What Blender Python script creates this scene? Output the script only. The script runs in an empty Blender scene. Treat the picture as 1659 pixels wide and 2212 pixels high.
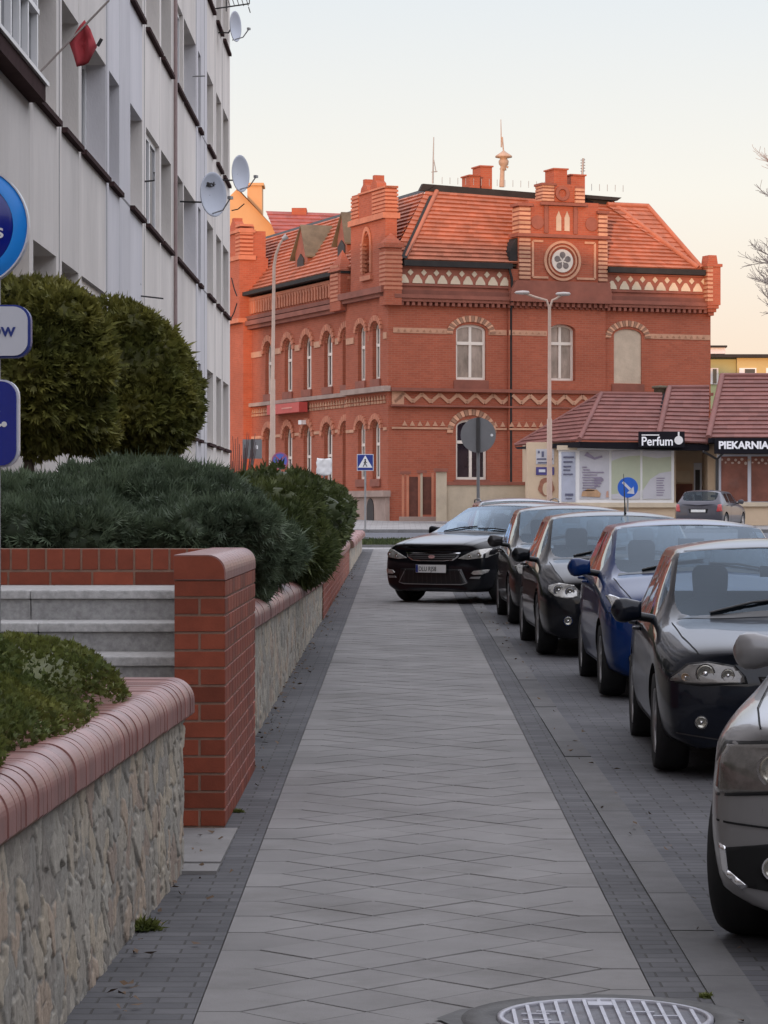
import bpy, bmesh, math, random
import numpy as np
from mathutils import Vector, Matrix
from mathutils.bvhtree import BVHTree
random.seed(7); RNG = np.random.default_rng(11)
SC = bpy.context.scene
R = math.radians
# ------------------------------------------------------------------ camera
F = 6200.0; VX = 861.0; VY = 1106.0; HC = 1.72     # focal length, principal point (sheet 1659 x 2212) and eye height
cam = bpy.data.cameras.new("camera"); co = bpy.data.objects.new("camera", cam)
SC.collection.objects.link(co); SC.camera = co
co.location = (0, 0, HC); co.rotation_euler = (R(90), 0, 0)
cam.sensor_fit = 'HORIZONTAL'; cam.sensor_width = 36; cam.lens = 36*F/1659
cam.shift_x = -(VX-829.5)/1659; cam.clip_end = 4000; cam.clip_start = .1
cam.dof.use_dof = False
# ------------------------------------------------------------------ world, sun, exposure
SUN_AZ = 11.0; SUN_EL = 4.6
w = bpy.data.worlds.new("World"); SC.world = w; w.use_nodes = True
nt = w.node_tree; nt.nodes.clear()
N = nt.nodes.new; LK = nt.links.new
out = N('ShaderNodeOutputWorld'); bg = N('ShaderNodeBackground'); bg.inputs[1].default_value = 0.15
sky = N('ShaderNodeTexSky'); sky.sky_type = 'NISHITA'; sky.sun_disc = False
sky.sun_elevation = R(SUN_EL); sky.sun_rotation = R(180+SUN_AZ); sky.dust_density = 2.0; sky.ozone_density = 2.0
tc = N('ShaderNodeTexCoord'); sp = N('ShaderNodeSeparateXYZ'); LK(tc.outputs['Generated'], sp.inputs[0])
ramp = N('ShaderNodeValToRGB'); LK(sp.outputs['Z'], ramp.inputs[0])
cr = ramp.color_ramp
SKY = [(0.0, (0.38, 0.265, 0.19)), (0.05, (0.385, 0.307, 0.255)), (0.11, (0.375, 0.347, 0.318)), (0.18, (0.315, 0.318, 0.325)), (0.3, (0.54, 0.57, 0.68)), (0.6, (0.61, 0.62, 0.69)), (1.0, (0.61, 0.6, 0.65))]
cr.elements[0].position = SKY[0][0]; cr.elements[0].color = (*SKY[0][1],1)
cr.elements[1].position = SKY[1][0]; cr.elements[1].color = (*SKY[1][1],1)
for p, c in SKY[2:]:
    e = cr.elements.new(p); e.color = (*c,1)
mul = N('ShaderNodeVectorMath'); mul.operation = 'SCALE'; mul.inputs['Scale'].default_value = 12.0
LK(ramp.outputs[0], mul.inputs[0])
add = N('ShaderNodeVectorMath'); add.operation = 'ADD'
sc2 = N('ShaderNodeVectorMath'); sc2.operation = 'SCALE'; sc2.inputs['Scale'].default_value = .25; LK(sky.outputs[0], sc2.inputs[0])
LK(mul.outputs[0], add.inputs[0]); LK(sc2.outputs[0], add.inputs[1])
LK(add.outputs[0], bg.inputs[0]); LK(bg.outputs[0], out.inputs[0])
sl = bpy.data.lights.new("sun", 'SUN'); so = bpy.data.objects.new("sun", sl); SC.collection.objects.link(so)
sl.energy = 2.3; sl.angle = R(.8); sl.color = (1.0,.52,.27)
sd = Vector((math.sin(R(SUN_AZ))*math.cos(R(SUN_EL)), math.cos(R(SUN_AZ))*math.cos(R(SUN_EL)), -math.sin(R(SUN_EL))))
so.rotation_euler = sd.to_track_quat('-Z','Y').to_euler(); so.location = (-30,-60,40)
SC.view_settings.view_transform = 'Standard'; SC.view_settings.look = 'None'
SC.view_settings.exposure = 0.38; SC.view_settings.gamma = 1.0
# ------------------------------------------------------------------ helpers
def gz(Y):
    return .01*Y if Y < 80 else (.8+.016*(Y-80) if Y < 130 else 1.6)
def PX(x, Y): return (x-VX)/F*Y
def PZ(y, Y): return HC+(VY-y)*Y/F
def P(x, y, Y): return Vector((PX(x,Y), Y, PZ(y,Y)))
COL = SC.collection
def tag(o, label=None, cat=None, group=None, kind=None):
    if label: o['label'] = label
    if cat: o['category'] = cat
    if group: o['group'] = group
    if kind: o['kind'] = kind
    return o
def thing(name, label, cat, loc=(0,0,0), rz=0, group=None):
    o = bpy.data.objects.new(name, None); COL.objects.link(o); o.location = loc; o.rotation_euler = (0,0,rz)
    o.empty_display_size = .2
    return tag(o, label, cat, group)
def link(name, me, parent=None, loc=None):
    o = bpy.data.objects.new(name, me); COL.objects.link(o)
    if parent: o.parent = parent
    if loc: o.location = loc
    return o
def copy_tree(o, parent=None):
    c = o.copy(); COL.objects.link(c); c.parent = parent
    for ch in [k for k in bpy.data.objects if k.parent == o and k != c]: copy_tree(ch, c)
    return c
class MB:
    """collects geometry, builds ONE mesh object"""
    def __init__(s, T=None): s.v=[]; s.f=[]; s.t=[]; s.T=T; s.sm=[]
    def add(s, vs, fs, tint=1.0, smooth=False):
        n=len(s.v)
        if s.T: vs=[s.T(*p) for p in vs]
        s.v += [tuple(p) for p in vs]; s.f += [tuple(i+n for i in f) for f in fs]
        s.t += [tint]*len(fs); s.sm += [smooth]*len(fs); return s
    def box(s, x0,x1,y0,y1,z0,z1, tint=1.0):
        v=[(x0,y0,z0),(x1,y0,z0),(x1,y1,z0),(x0,y1,z0),(x0,y0,z1),(x1,y0,z1),(x1,y1,z1),(x0,y1,z1)]
        return s.add(v,[(0,3,2,1),(4,5,6,7),(0,1,5,4),(1,2,6,5),(2,3,7,6),(3,0,4,7)],tint)
    def prism(s, poly, d0, d1, tint=1.0):      # poly in (u,z), extruded in depth (y)
        n=len(poly); v=[(p[0],d0,p[1]) for p in poly]+[(p[0],d1,p[1]) for p in poly]
        f=[tuple(range(n)), tuple(range(2*n-1,n-1,-1))]+[(i,i+n,(i+1)%n+n,(i+1)%n) for i in range(n)]
        return s.add(v,f,tint)
    def rect(s,u0,u1,z0,z1,d0,d1,tint=1.0): return s.prism([(u0,z0),(u1,z0),(u1,z1),(u0,z1)],d0,d1,tint)
    def seg(s,a,b,w,d0,d1,tint=1.0):           # thick line in (u,z)
        a=Vector(a); b=Vector(b); n=(b-a).normalized(); n=Vector((-n.y,n.x))*w/2
        return s.prism([tuple(a-n),tuple(b-n),tuple(b+n),tuple(a+n)],d0,d1,tint)
    def ring(s,c,r0,r1,d0,d1,n=24,a0=0,a1=360,tint=1.0,sz=1.0):
        full=abs(a1-a0)>=360; m=n if full else n+1; vs=[]; fs=[]
        for i in range(m):
            a=R(a0+(a1-a0)*i/n); ca,sa=math.cos(a),math.sin(a)
            for r,d in ((r0,d0),(r1,d0),(r1,d1),(r0,d1)): vs.append((c[0]+r*ca,d,c[1]+r*sa*sz))
        for i in range(n):
            j=(i+1)%m
            for k in range(4): fs.append((4*i+k,4*i+(k+1)%4,4*j+(k+1)%4,4*j+k))
        if not full: fs+= [(0,1,2,3),(4*n+3,4*n+2,4*n+1,4*n)]
        return s.add(vs,fs,tint)
    def disc(s,c,r,d0,d1,n=24,tint=1.0,sz=1.0):
        return s.prism([(c[0]+r*math.cos(2*math.pi*i/n),c[1]+sz*r*math.sin(2*math.pi*i/n)) for i in range(n)],d0,d1,tint)
    def tube(s, pts, r, n=8, tint=1.0, cap=True):
        pts=[Vector(p) for p in pts]; m=len(pts); rr=r if isinstance(r,(list,tuple)) else [r]*m; vs=[]; fs=[]
        up=None
        for i,p in enumerate(pts):
            d=(pts[min(i+1,m-1)]-pts[max(i-1,0)]).normalized()
            if up is None: up=Vector((0,0,1)) if abs(d.z)<.9 else Vector((1,0,0))
            a=d.cross(up)
            if a.length<1e-4: a=d.cross(Vector((1,0.3,0)))
            a.normalize(); b=d.cross(a).normalized(); up=b.cross(d)*-1 if False else up
            for k in range(n):
                t=2*math.pi*k/n; vs.append(p+(a*math.cos(t)+b*math.sin(t))*rr[i])
        for i in range(m-1):
            for k in range(n): fs.append((i*n+k,i*n+(k+1)%n,(i+1)*n+(k+1)%n,(i+1)*n+k))
        s.add(vs,fs,tint,True)
        if cap: s.add([vs[k] for k in range(n)],[tuple(range(n-1,-1,-1))],tint); s.add([vs[(m-1)*n+k] for k in range(n)],[tuple(range(n))],tint)
        return s
    def lathe(s, prof, n=24, c=(0,0,0), axis='z', tint=1.0, smooth=True):
        vs=[]; fs=[]; m=len(prof)
        for r,h in prof:
            for k in range(n):
                t=2*math.pi*k/n; x,y=r*math.cos(t),r*math.sin(t)
                q={'z':(x,y,h),'y':(x,h,y),'x':(h,x,y)}[axis]; vs.append((q[0]+c[0],q[1]+c[1],q[2]+c[2]))
        for i in range(m-1):
            for k in range(n): fs.append((i*n+k,i*n+(k+1)%n,(i+1)*n+(k+1)%n,(i+1)*n+k))
        s.add(vs,fs,tint,smooth)
        return s
    def mesh(s, name, mat, recalc=True, bevel=0):
        me=bpy.data.meshes.new(name); me.from_pydata(s.v,[],s.f)
        me.materials.append(mat)
        me.polygons.foreach_set('use_smooth', s.sm)
        at=me.attributes.new('tint','FLOAT','FACE'); at.data.foreach_set('value',[float(t) for t in s.t])
        if recalc or bevel:
            bm=bmesh.new(); bm.from_mesh(me); bmesh.ops.remove_doubles(bm,verts=bm.verts,dist=1e-6) if bevel else None
            if bevel: bmesh.ops.bevel(bm,geom=list(bm.edges),offset=bevel,segments=2,affect='EDGES',profile=.5)
            bmesh.ops.recalc_face_normals(bm,faces=bm.faces); bm.to_mesh(me); bm.free()
        me.update(); return me
    def build(s, name, mat, parent=None, recalc=True, bevel=0, loc=None, cl=None):
        if cl is None: return link(name, s.mesh(name,mat,recalc,bevel), parent, loc)
        # one object per cluster of pieces lying within cl metres of each other
        n=len(s.v); par=list(range(n))
        def find(i):
            while par[i]!=i: par[i]=par[par[i]]; i=par[i]
            return i
        for f in s.f:
            r=find(f[0])
            for j in f[1:]: par[find(j)]=r
        comp={}
        for i in range(n): comp.setdefault(find(i),[]).append(i)
        cs=[]
        for ids in comp.values():
            P_=[s.v[i] for i in ids]; cs.append([ids,[min(p[k] for p in P_) for k in range(3)],[max(p[k] for p in P_) for k in range(3)]])
        g=list(range(len(cs)))
        def fg(i):
            while g[i]!=i: g[i]=g[g[i]]; i=g[i]
            return i
        for i in range(len(cs)):
            for j in range(i):
                if fg(i)!=fg(j) and all(cs[i][1][k]-cl<=cs[j][2][k] and cs[j][1][k]-cl<=cs[i][2][k] for k in range(3)): g[fg(i)]=fg(j)
        own={}
        for i,c_ in enumerate(cs):
            for v in c_[0]: own[v]=fg(i)
        res=None; parts={}
        for fi,f in enumerate(s.f): parts.setdefault(own[f[0]],[]).append(fi)
        for fis in parts.values():
            m=MB(); mp={}
            for fi in fis:
                q=[]
                for v in s.f[fi]:
                    if v not in mp: mp[v]=len(m.v); m.v.append(s.v[v])
                    q.append(mp[v])
                m.f.append(tuple(q)); m.t.append(s.t[fi]); m.sm.append(s.sm[fi])
            o=link(name,m.mesh(name,mat,recalc,bevel),parent,loc); res=res or o
        return res
def np_mesh(name, V, Q, mat, tint=None, col=None, smooth=False):
    V=np.asarray(V,dtype=np.float32); Q=np.asarray(Q,dtype=np.int32); k=Q.shape[1]
    me=bpy.data.meshes.new(name); me.vertices.add(len(V)); me.vertices.foreach_set('co',V.ravel())
    me.loops.add(Q.size); me.loops.foreach_set('vertex_index',Q.ravel())
    me.polygons.add(len(Q)); me.polygons.foreach_set('loop_start',np.arange(0,Q.size,k,dtype=np.int32))
    me.polygons.foreach_set('loop_total',np.full(len(Q),k,dtype=np.int32))
    if smooth: me.polygons.foreach_set('use_smooth',np.ones(len(Q),dtype=bool))
    me.update(calc_edges=True)
    if tint is not None:
        at=me.attributes.new('tint','FLOAT','FACE'); at.data.foreach_set('value',np.asarray(tint,dtype=np.float32))
    if col is not None:
        at=me.attributes.new('col','FLOAT_COLOR','POINT'); c4=np.ones((len(V),4),dtype=np.float32); c4[:,:3]=col; at.data.foreach_set('color',c4.ravel())
    me.materials.append(mat); return me
# ------------------------------------------------------------------ materials
def base_mat(name):
    m=bpy.data.materials.new(name); m.use_nodes=True; t=m.node_tree; b=t.nodes['Principled BSDF']; return m,t,b
def mixc(t, a, b, fac, mode='MIX'):
    n=t.nodes.new('ShaderNodeMix'); n.data_type='RGBA'; n.blend_type=mode
    for i,v in ((6,a),(7,b),(0,fac)):
        if hasattr(v,'is_output'): t.links.new(v,n.inputs[i])
        else: n.inputs[i].default_value = (*v,1) if isinstance(v,tuple) and len(v)==3 else v
    return n.outputs[2]
def noise(t, vec, scale, detail=4, rough=.6):
    n=t.nodes.new('ShaderNodeTexNoise'); n.inputs['Scale'].default_value=scale; n.inputs['Detail'].default_value=detail; n.inputs['Roughness'].default_value=rough
    if vec is not None: t.links.new(vec,n.inputs['Vector'])
    return n.outputs['Fac']
def rampf(t, fac, stops):
    n=t.nodes.new('ShaderNodeValToRGB'); t.links.new(fac,n.inputs[0]); c=n.color_ramp
    for i,(p,v) in enumerate(stops):
        e=c.elements[i] if i<2 else c.elements.new(p); e.position=p; e.color=(v,v,v,1) if not isinstance(v,tuple) else (*v,1)
    return n.outputs[0]
def M(name, color, rough=.7, var=.15, scale=3.0, bump=0.0, bscale=60.0, metal=0.0, coat=0.0, spec=.5, tint=0.0, stretch=(1,1,1), dirt=0.0, dcol=(.05,.045,.04)):
    m,t,b=base_mat(name); tc=t.nodes.new('ShaderNodeTexCoord'); mp=t.nodes.new('ShaderNodeMapping'); mp.inputs['Scale'].default_value=stretch
    t.links.new(tc.outputs['Object'],mp.inputs[0]); vec=mp.outputs[0]
    c=color
    if var>0:
        f=rampf(t,noise(t,vec,scale,5,.65),[(.3,0.0),(.7,1.0)])
        c=mixc(t,tuple(x*(1-var) for x in color),tuple(min(1,x*(1+var)) for x in color),f)
    if tint>0:
        a=t.nodes.new('ShaderNodeAttribute'); a.attribute_name='tint'
        mm=t.nodes.new('ShaderNodeVectorMath'); mm.operation='SCALE'
        if hasattr(c,'is_output'): t.links.new(c,mm.inputs[0])
        else: mm.inputs[0].default_value=c
        t.links.new(a.outputs['Fac'],mm.inputs['Scale']); c=mm.outputs[0]
    if dirt>0:
        f=rampf(t,noise(t,vec,scale*.6+.7,6,.7),[(.5,0.0),(.75,dirt)]); c=mixc(t,c,dcol,f)
    if hasattr(c,'is_output'): t.links.new(c,b.inputs['Base Color'])
    else: b.inputs['Base Color'].default_value=(*c,1)
    b.inputs['Roughness'].default_value=rough; b.inputs['Metallic'].default_value=metal
    b.inputs['Specular IOR Level'].default_value=spec; b.inputs['Coat Weight'].default_value=coat; b.inputs['Coat Roughness'].default_value=.03
    if bump>0:
        bn=t.nodes.new('ShaderNodeBump'); bn.inputs['Strength'].default_value=1.0; bn.inputs['Distance'].default_value=bump
        t.links.new(noise(t,vec,bscale,4,.6),bn.inputs['Height']); t.links.new(bn.outputs[0],b.inputs['Normal'])
    return m
def brick_mat(name, c1, c2, mortar, bw, bh, ms=.01, mode='xz', rough=.8, var=.25, nscale=1.2, bump=.004, spec=.3, rot=0, off=.5, freq=2):
    m,t,b=base_mat(name); tc=t.nodes.new('ShaderNodeTexCoord'); sp=t.nodes.new('ShaderNodeSeparateXYZ'); t.links.new(tc.outputs['Object'],sp.inputs[0])
    cb=t.nodes.new('ShaderNodeCombineXYZ')
    if mode=='xz':
        ad=t.nodes.new('ShaderNodeMath'); t.links.new(sp.outputs[0],ad.inputs[0]); t.links.new(sp.outputs[1],ad.inputs[1])
        t.links.new(ad.outputs[0],cb.inputs[0]); t.links.new(sp.outputs[2],cb.inputs[1])
    elif mode=='xy': t.links.new(sp.outputs[0],cb.inputs[0]); t.links.new(sp.outputs[1],cb.inputs[1])
    else: t.links.new(sp.outputs[1],cb.inputs[0]); t.links.new(sp.outputs[0],cb.inputs[1])
    br=t.nodes.new('ShaderNodeTexBrick'); t.links.new(cb.outputs[0],br.inputs['Vector'])
    br.inputs['Scale'].default_value=1; br.inputs['Brick Width'].default_value=bw; br.inputs['Row Height'].default_value=bh
    br.inputs['Mortar Size'].default_value=ms; br.inputs['Mortar Smooth'].default_value=.3; br.inputs['Bias'].default_value=0; br.offset=off; br.offset_frequency=freq
    br.inputs['Color1'].default_value=(*c1,1); br.inputs['Color2'].default_value=(*c2,1); br.inputs['Mortar'].default_value=(*mortar,1)
    f=rampf(t,noise(t,tc.outputs['Object'],nscale,6,.7),[(.3,1-var),(.7,1+var)])
    c=mixc(t,br.outputs['Color'],f,1.0,'MULTIPLY'); t.links.new(c,b.inputs['Base Color'])
    b.inputs['Roughness'].default_value=rough; b.inputs['Specular IOR Level'].default_value=spec
    bn=t.nodes.new('ShaderNodeBump'); bn.inputs['Distance'].default_value=bump; bn.invert=True
    nn=noise(t,tc.outputs['Object'],nscale*30,3,.6); mx=t.nodes.new('ShaderNodeMath'); mx.operation='MULTIPLY_ADD'; mx.inputs[1].default_value=-.35
    t.links.new(nn,mx.inputs[0]); t.links.new(br.outputs['Fac'],mx.inputs[2]); t.links.new(mx.outputs[0],bn.inputs['Height']); t.links.new(bn.outputs[0],b.inputs['Normal'])
    return m
def attr_mat(name, rough=.9, bump=.004, bscale=50, spec=.25):
    m,t,b=base_mat(name); a=t.nodes.new('ShaderNodeAttribute'); a.attribute_name='col'
    tc=t.nodes.new('ShaderNodeTexCoord'); f=rampf(t,noise(t,tc.outputs['Object'],28,6,.7),[(.3,.78),(.7,1.18)])
    t.links.new(mixc(t,a.outputs['Color'],f,1.0,'MULTIPLY'),b.inputs['Base Color']); b.inputs['Roughness'].default_value=rough; b.inputs['Specular IOR Level'].default_value=spec
    bn=t.nodes.new('ShaderNodeBump'); bn.inputs['Distance'].default_value=bump
    t.links.new(noise(t,tc.outputs['Object'],bscale,5,.7),bn.inputs['Height']); t.links.new(bn.outputs[0],b.inputs['Normal']); return m
def leaf_mat(name, c, c2, rough=.55):
    m,t,b=base_mat(name); a=t.nodes.new('ShaderNodeAttribute'); a.attribute_name='tint'
    tc=t.nodes.new('ShaderNodeTexCoord')
    f=rampf(t,noise(t,tc.outputs['Object'],1.6,4,.6),[(.38,0.0),(.62,1.0)])
    col=mixc(t,c,c2,f); s=t.nodes.new('ShaderNodeVectorMath'); s.operation='SCALE'; t.links.new(col,s.inputs[0]); t.links.new(a.outputs['Fac'],s.inputs['Scale'])
    t.links.new(s.outputs[0],b.inputs['Base Color']); b.inputs['Roughness'].default_value=rough; b.inputs['Specular IOR Level'].default_value=.35
    tr=t.nodes.new('ShaderNodeBsdfTranslucent'); t.links.new(s.outputs[0],tr.inputs[0]); mx=t.nodes.new('ShaderNodeMixShader'); mx.inputs[0].default_value=.2
    o=t.nodes['Material Output']; t.links.new(b.outputs[0],mx.inputs[1]); t.links.new(tr.outputs[0],mx.inputs[2]); t.links.new(mx.outputs[0],o.inputs[0]); return m
def glass_mat(name, tintc=(.35,.42,.45), ior=1.9, refl=(.9,.95,1.0)):
    m,t,b=base_mat(name); t.nodes.remove(b); tr=t.nodes.new('ShaderNodeBsdfTransparent'); tr.inputs[0].default_value=(*tintc,1)
    gl=t.nodes.new('ShaderNodeBsdfGlossy'); gl.inputs['Roughness'].default_value=.02; gl.inputs[0].default_value=(*refl,1)
    lw=t.nodes.new('ShaderNodeLayerWeight'); lw.inputs[0].default_value=.5; pw=t.nodes.new('ShaderNodeMath'); pw.operation='POWER'; pw.inputs[1].default_value=4.0
    t.links.new(lw.outputs['Facing'],pw.inputs[0]); f0=((ior-1)/(ior+1))**2; fr=t.nodes.new('ShaderNodeMath'); fr.operation='MULTIPLY_ADD'; fr.inputs[1].default_value=1-f0; fr.inputs[2].default_value=f0; t.links.new(pw.outputs[0],fr.inputs[0]); mx=t.nodes.new('ShaderNodeMixShader')
    t.links.new(fr.outputs[0],mx.inputs[0]); t.links.new(tr.outputs[0],mx.inputs[1]); t.links.new(gl.outputs[0],mx.inputs[2]); t.links.new(mx.outputs[0],t.nodes['Material Output'].inputs[0]); return m
def text(name, s, size, mat, parent, loc, rot=(R(90),0,0), ext=.004, align='LEFT', sx=1.0, bold=0.0):
    cu=bpy.data.curves.new(name,'FONT'); cu.body=s; cu.size=size; cu.extrude=ext; cu.align_x=align; cu.offset=bold
    o=bpy.data.objects.new('tmp',cu); COL.objects.link(o); dg=bpy.context.evaluated_depsgraph_get()
    me=bpy.data.meshes.new_from_object(o.evaluated_get(dg)); bpy.data.objects.remove(o)
    me.materials.clear(); me.materials.append(mat); q=link(name,me,parent,loc); q.rotation_euler=rot; q.scale=(sx,1,1); return q

m_slab=M('pavement_slab',(.226,.218,.212),.88,.17,1.1,.002,140,tint=1,dirt=.65,dcol=(.135,.128,.118))
m_joint=M('joint_sand',(.10,.096,.09),.95,.3,9)
m_cobble=brick_mat('dark_block_paving',(.120,.119,.124),(.088,.088,.093),(.066,.063,.060),.20,.10,.0045,'xy',.85,.28,1.0,.004)
m_cobble2=brick_mat('parking_block_paving',(.118,.118,.125),(.088,.088,.096),(.062,.060,.058),.2,.10,.005,'xy',.8,.3,.8,.004)
m_kerb=M('kerb_concrete',(.122,.12,.12),.88,.2,3,.002,90,tint=1,dirt=.5,dcol=(.07,.065,.055))
m_asphalt=M('asphalt',(.10,.105,.12),.85,.15,.8,.003,80)
m_lightpave=brick_mat('far_sidewalk_paving',(.33,.32,.31),(.28,.27,.265),(.18,.17,.16),.4,.3,.01,'xy')
m_ground=M('ground_soil',(.12,.10,.085),.95,.3,1,.01,12)
m_grass=leaf_mat('grass',(.06,.085,.03),(.09,.11,.04))
m_soil=M('planter_soil',(.05,.035,.028),.95,.4,5,.02,20)
m_stone=attr_mat('rubble_stone')
m_cope=M('clinker_coping',(.30,.138,.118),.38,.16,6,.0012,60,tint=1,spec=.6,dirt=.35,dcol=(.22,.14,.13))
m_clink=M('clinker_brick',(.26,.060,.030),.5,.18,7,.001,90,tint=1,spec=.3)
m_mort=M('mortar',(.26,.16,.115),.9,.2,12,.002,120)
m_granite=M('granite',(.36,.355,.345),.75,.28,26,.002,120,tint=1,dirt=.35,dcol=(.2,.19,.18))
m_thuja=leaf_mat('thuja_leaves',(.235,.215,.048),(.13,.142,.036))
m_junip=leaf_mat('juniper_leaves',(.125,.165,.095),(.080,.110,.066))
m_hedge=leaf_mat('hedge_leaves',(.105,.125,.036),(.066,.088,.030))
m_creep=leaf_mat('creeper_leaves',(.17,.18,.04),(.10,.13,.035))
m_bark=M('bark',(.10,.075,.055),.9,.3,8,.01,30)
m_twig=M('twig_bark',(.36,.30,.27),.9,.2,8)
m_dryleaf=M('dry_leaf',(.13,.08,.045),.85,.35,12)
m_white=M('white_paint',(.78,.77,.76),.4,.04,2)
m_white2=M('white_plastic',(.62,.63,.68),.35,.05,2,spec=.5)
m_black=M('black_plastic',(.012,.012,.013),.45,.1,5)
m_dmetal=M('dark_metal',(.035,.032,.032),.5,.2,6)
m_gmetal=M('galvanised_steel',(.32,.32,.32),.5,.12,4,metal=.6)
m_pole=M('lamp_pole_concrete',(.46,.33,.26),.7,.12,3)
# ------------------------------------------------------------------ ground, paving
def sheet(name, x0, x1, y0, y1, dz, mat, step=5.0, kind='structure', th=0):
    n=max(1,int(math.ceil((y1-y0)/step))); b=MB(); ys=[y0+(y1-y0)*i/n for i in range(n+1)]
    X0=x0 if callable(x0) else (lambda y:x0); X1=x1 if callable(x1) else (lambda y:x1)
    vs=[]; fs=[]
    for y in ys: vs+= [(X0(y),y,gz(y)+dz),(X1(y),y,gz(y)+dz)]
    for i in range(n): fs.append((2*i,2*i+1,2*i+3,2*i+2))
    b.add(vs,fs); o=b.build(name,mat,recalc=False); return tag(o,kind=kind)
sheet('ground',-400,400,-120,130,-.07,m_ground,10); 
g=MB(); g.add([(-900,130,1.52),(900,130,1.52),(900,1500,1.52),(-900,1500,1.52)],[(0,1,2,3)]); tag(g.build('far_ground',m_ground,recalc=False),kind='structure')
sheet('pavement_edge_left',-1.3,-.657,-3,75,0,m_cobble)
sheet('pavement_bed',-.657,.86,-3,75,-.006,m_joint)
sheet('pavement_edge_right',.86,1.0415,-3,75,0,m_cobble)
sheet('parking_bay',1.21,6.2,-6,75,-.012,m_cobble2)
sheet('road',6.2,14,-6,82.5,-.03,m_asphalt)
sheet('cross_road',-120,120,82.5,95.6,-.02,m_asphalt)
sheet('far_sidewalk',-120,120,95.9,125,.06,m_lightpave)
sheet('pavement_end',-3,6.2,75.0,77,0,m_lightpave)
sheet('grass_verge_soil',-5,6.2,77.2,81.2,.05,m_ground)
# grass tufts
n=9000; gx=RNG.uniform(-1.8,6.2,n); gy=RNG.uniform(77.25,81.15,n); h=RNG.uniform(.06,.16,n); a=RNG.uniform(0,6.28,n); wd=.03
V=np.zeros((n,4,3)); zz=.01*np.minimum(gy,80)+.016*np.maximum(gy-80,0)+.05
V[:,0]=np.stack([gx-wd*np.cos(a),gy-wd*np.sin(a),zz],1); V[:,1]=np.stack([gx+wd*np.cos(a),gy+wd*np.sin(a),zz],1)
lx=gx+RNG.normal(0,.03,n); V[:,2]=np.stack([lx+.004,gy,zz+h],1); V[:,3]=np.stack([lx-.004,gy,zz+h],1)
tag(link('grass',np_mesh('grass',V.reshape(-1,3),np.arange(4*n).reshape(-1,4),m_grass,RNG.uniform(.7,1.3,n))),'short green grass on the verge at the end of the pavement','grass',kind='stuff')
# diagonal slabs with mitre border stones
s_=.4125; x0,x1,bw=-.657,.86,.14; slabs=MB(); gap=.006
def slab(poly):
    cx=sum(p[0] for p in poly)/len(poly); cy=sum(p[1] for p in poly)/len(poly); dz=random.uniform(-.0015,.0015)
    tx,ty=random.uniform(-.004,.004),random.uniform(-.004,.004)
    q=[]
    for p in poly:
        dx,dy=p[0]-cx,p[1]-cy; L=math.hypot(dx,dy); k=1-gap*1.3/L; q.append((cx+dx*k,cy+dy*k))
    n=len(q); top=[(x,y,gz(y)+dz+tx*(x-cx)+ty*(y-cy)) for x,y in q]; bot=[(x+(x-cx)*.012,y+(y-cy)*.012,gz(y)-.006) for x,y in q]
    slabs.add(top+bot,[tuple(range(n))]+[(i,i+n,(i+1)%n+n,(i+1)%n) for i in range(n)],random.gauss(1,.04))
hx=s_/2; nx=6
Y=-2.0; row=0
while Y<75:
    for i in range(nx+1):
        cx=x0+bw+hx*i; cy=Y+(0 if i%2==0 else hx)
        if i==0: slab([(x0,cy-hx),(x0+bw,cy-hx),(x0+bw+hx,cy),(x0+bw,cy+hx),(x0,cy+hx)])
        elif i==nx: slab([(x1,cy+hx),(x1-bw,cy+hx),(x1-bw-hx,cy),(x1-bw,cy-hx),(x1,cy-hx)])
        else: slab([(cx,cy-hx),(cx+hx,cy),(cx,cy+hx),(cx-hx,cy)])
    Y+=s_
tag(slabs.build('pavement',m_slab,recalc=False),kind='structure')
# kerb blocks, flush band between pavement and parking bay
k=MB(); y=-3
while y<75:
    dz=random.uniform(.0,.006); e=y+.99
    v=[(1.042,y,gz(y)-.1),(1.208,y,gz(y)-.1),(1.208,e,gz(e)-.1),(1.042,e,gz(e)-.1),(1.042,y,gz(y)+.004+dz),(1.208,y,gz(y)+.004+dz),(1.208,e,gz(e)+.004+dz),(1.042,e,gz(e)+.004+dz)]
    k.add(v,[(4,5,6,7),(0,1,5,4),(1,2,6,5),(2,3,7,6),(3,0,4,7)],random.gauss(1,.09)); y+=1.0
tag(k.build('kerb',m_kerb),kind='structure')
def kerbline(y0,x0,x1,w=.15,h=.1):
    k=MB(); x=x0
    while x<x1: k.box(x,x+.99,y0,y0+w,gz(y0)-.2,gz(y0)+h,random.gauss(1.5,.1)); x+=1
    return tag(k.build('kerb',m_kerb),kind='structure')
kerbline(82.3,-30,30,.16,.06); kerbline(95.62,-30,30,.25,.09); kerbline(77.0,-5,6,.15,.07)
# stone landing slab beside the pillar
sl_=MB(); sl_.box(-1.3,-.80,12.9,14.28,.06,.149,1.1); sl_.box(-1.3,-.80,12.62,12.89,.06,.142,1.0)
tag(sl_.build('landing_slab',m_slab),kind='structure')
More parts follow.
